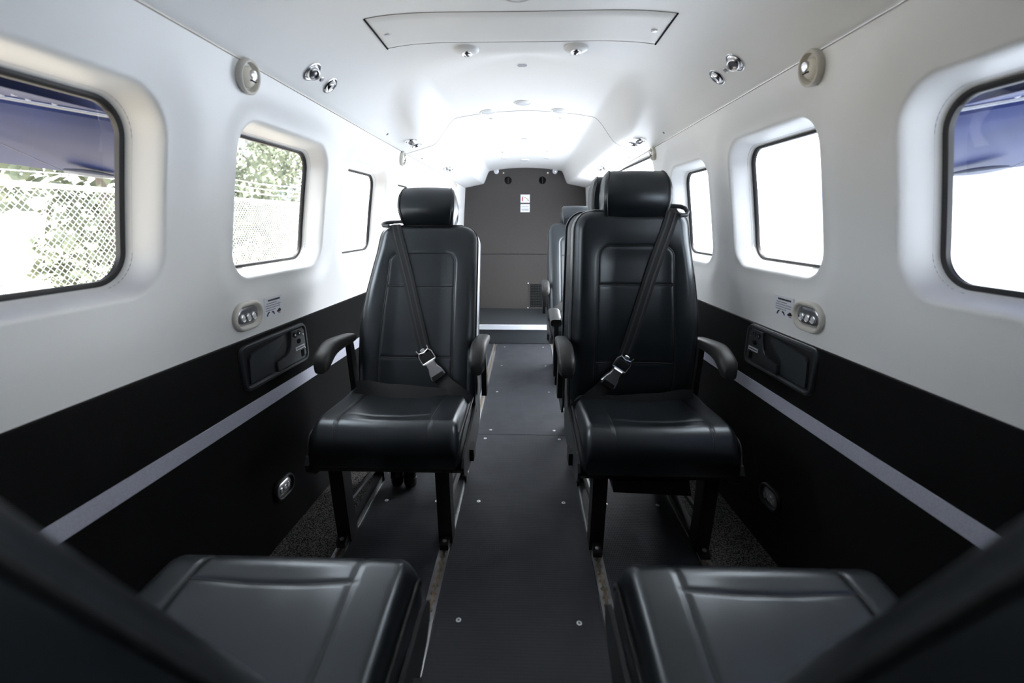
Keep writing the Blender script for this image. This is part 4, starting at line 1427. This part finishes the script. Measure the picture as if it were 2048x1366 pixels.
def wing(s, label):
    root = empty('wing', (s * 0.74, 0.2, 1.07))
    tag(root, label, 'wing', 'high wings outside the windows')
    T = Matrix.Translation(-root.location)
    def zb(x): return 1.060 + 0.17 * (x - 0.72)
    rings = []
    for x in (0.714, 1.5, 2.5, 4.0, 6.5):
        z = zb(x)
        rings.append([(s * x, y, z + dz) for y, dz in ((0.86, 0.0), (0.4, -0.004), (-0.2, 0.0), (-0.6, 0.03), (-0.78, 0.10), (-0.74, 0.16), (-0.4, 0.24), (0.2, 0.26), (0.86, 0.16))])
    if s > 0:
        rings = [r_[::-1] for r_ in rings]
    MB().rings(rings, True, True, True).build('wing_panel', M['blue'], root, T, ang=40)
    rings = []
    for x in (0.715, 1.5, 2.5, 3.6):
        z0 = zb(x)
        z1 = 0.975 + 0.13 * (x - 0.96)
        rings.append([(s * x, 0.885, z0 - 0.012), (s * x, 0.900, z0 - 0.030), (s * x, 1.0, (z0 + z1) / 2 - 0.018), (s * x, 1.115, z1), (s * x, 1.118, z1 + 0.006), (s * x, 1.0, (z0 + z1) / 2 + 0.03), (s * x, 0.92, z0 + 0.03), (s * x, 0.890, z0 + 0.01)])
    if s > 0:
        rings = [r_[::-1] for r_ in rings]
    fl = MB().rings(rings, True, True, True).build('flap', M['bluedk'], root, T, ang=35)
    mb = MB()
    for row, (yy, st, ph) in enumerate(((0.835, 0.045, 0.0), (0.79, 0.05, 0.02), (0.70, 0.05, 0.0), (0.66, 0.05, 0.025))):
        x = 0.80 + ph
        while x < 2.2:
            mb.lathe([(0.0042, 0.0), (0.0034, -0.0016), (0.0, -0.0022)], 8, c=(s * x, yy, zb(x) - 0.001))
            x += st
    o = mb.build('rivets', M['rivet'], root, T)
    o['kind'] = 'stuff'
    MB().tube([(s * 0.72, 0.872, zb(0.72) - 0.004), (s * 3.6, 0.872, zb(3.6) - 0.004)], 0.0024, 8).build('hinge_rod', M['wire2'], root, T)
    # actuator rod running down to a bracket on the flap, and its pale fairing
    MB().tube([(s * 1.20, 0.86, zb(1.2) - 0.01), (s * 1.02, 1.045, 0.985)], 0.0011, 6).build('actuator_rod', M['wire2'], root, T)
    rings = []
    for t in np.linspace(0, 1, 8):
        x = 1.03 - 0.10 * t
        y = 1.06 + 0.02 * t
        z = 0.985 + 0.13 * (x - 0.96) - 0.006
        r_ = 0.004 + 0.010 * math.sin(math.pi * min(1.0, t * 0.9 + 0.08))
        rings.append([(s * x, y + r_ * math.cos(a), z + 0.6 * r_ * math.sin(a)) for a in np.linspace(0, 2 * math.pi, 10, endpoint=False)])
    if s < 0:
        rings = [q[::-1] for q in rings]
    MB().rings(rings, True, True, True).build('bracket_fairing', M['wire2'], root, T)
    return root
wing(-1, 'blue wing with lowered flap outside the fence-side windows')
wing(1, 'blue wing with lowered flap outside the doorway-side windows')

def chain_fence():
    X, y0, y1, zt = -4.2, 0.5, 12.5, 1.17
    root = empty('chain_link_fence', (X, y0, GZ))
    tag(root, 'galvanised chain-link fence with barbed wire on top', 'fence')
    T = Matrix.Translation(-root.location)
    p = 0.062
    mb = MB()
    H = zt - GZ
    w = 0.0042
    k = -int(H / p) - 1
    while y0 + k * p < y1:
        for sg in (1, -1):
            ya = y0 + k * p if sg > 0 else y0 + k * p + H
            yb = ya + sg * H
            za, zb_ = GZ, zt
            # clip to the fence length
            if sg > 0:
                if ya < y0: za, ya = GZ + (y0 - ya), y0
                if yb > y1: zb_, yb = zt - (yb - y1), y1
            else:
                if ya > y1: za, ya = GZ + (ya - y1), y1
                if yb < y0: zb_, yb = zt - (y0 - yb), y0
            if zb_ - za > 0.02:
                d = 0.002 * sg
                mb.add([(X + d, ya - w, za), (X + d, ya + w, za), (X + d, yb + w, zb_), (X + d, yb - w, zb_)], [(0, 1, 2, 3)])
        k += 1
    m_ = mb.build('wire_mesh', M['wire'], root, T, smooth=False)
    m_['kind'] = 'stuff'
    MB().tube([(X, y0, zt), (X, y1, zt)], 0.024, 10).build('top_rail', M['wire'], root, T)
    for y in np.arange(y0, y1 + 0.1, 3.0):
        MB().tube([(X - 0.03, y, GZ), (X - 0.03, y, zt + 0.06)], 0.032, 10).build('post', M['wire'], root, T)
        MB().tube([(X - 0.03, y, zt + 0.03), (X - 0.25, y, zt + 0.32)], 0.014, 8).build('wire_arm', M['wire'], root, T)
    for a, b in ((0.09, 0.12), (0.16, 0.21), (0.23, 0.30)):
        MB().tube([(X - a, y, zt + b + 0.01 * math.sin(y * 3)) for y in np.linspace(y0, y1, 30)], 0.005, 5).build('barbed_wire', M['wire'], root, T)
chain_fence()

def tree(x, y, h, r, n, label, seed):
    rr = random.Random(seed)
    root = empty('tree', (x, y, GZ))
    tag(root, label, 'tree', 'trees beyond the fence')
    MB().tube([(0, 0, 0), (0.05, 0.02, h * 0.3), (-0.03, 0.04, h * 0.62)], [0.14, 0.11, 0.06], 8).build('trunk', M['bark'], root)
    mb = MB()
    cl = [(rr.uniform(-r, r) * 0.6, rr.uniform(-r, r) * 0.6, h * rr.uniform(0.22, 0.92), rr.uniform(0.3, 0.55) * r) for _ in range(16)]
    for _ in range(n):
        c = rr.choice(cl)
        v = Vector((rr.gauss(0, 1), rr.gauss(0, 1), rr.gauss(0, 1))).normalized() * c[3] * rr.uniform(0.55, 1.0)
        p_ = Vector(c[:3]) + v
        a = Vector((rr.gauss(0, 1), rr.gauss(0, 1), rr.gauss(0, 1))).normalized()
        b = a.orthogonal().normalized()
        s_ = rr.uniform(0.08, 0.15)
        mb.add([p_ - a * s_, p_ + b * s_ * 0.5, p_ + a * s_, p_ - b * s_ * 0.5], [(0, 1, 2, 3)])
    f_ = mb.build('foliage', M['leaf'], root, smooth=False)
    f_['kind'] = 'stuff'
for i, (x, y, h, r, lb) in enumerate(((-7.4, 5.2, 3.6, 1.5, 'leafy tree beyond the fence with a low broad crown'), (-8.2, 9.0, 5.2, 2.0, 'tall leafy tree beyond the fence seen over the top rail'), (-9.5, 14.5, 5.6, 2.3, 'bushy tree far beyond the fence by the blue-roofed shed'), (-8.6, 1.4, 3.2, 1.2, 'small rounded tree beyond the fence nearest the wing'), (-11.0, 20.0, 6.0, 2.6, 'distant dense tree beyond the fence corner'))):
    tree(x, y, h, r, 5000, lb, 20 + i)

def shed(x, y, w, d, h, rz, label):
    root = empty('hangar', (x, y, GZ), rz)
    tag(root, label, 'building', 'buildings across the airfield')
    MB().box((0, 0, h / 2), (w, d, h)).build('walls', M['hangar'], root, smooth=False)
    MB().prism([(-w / 2 - 0.3, h), (w / 2 + 0.3, h), (0, h * 1.35)], -d / 2 - 0.3, d / 2 + 0.3, axes=(0, 2, 1)).build('roof', M['roofblue'], root, smooth=False)
    MB().box((0, -d / 2 - 0.03, h * 0.42), (w * 0.6, 0.05, h * 0.8)).build('sliding_door', M['apron'], root, smooth=False)
shed(24, 46, 9, 12, 3.6, R(25), 'pale hangar with a blue roof across the apron')
shed(-17, 40, 7, 8, 3.4, R(-15), 'pale shed with a blue roof beyond the fence and trees')
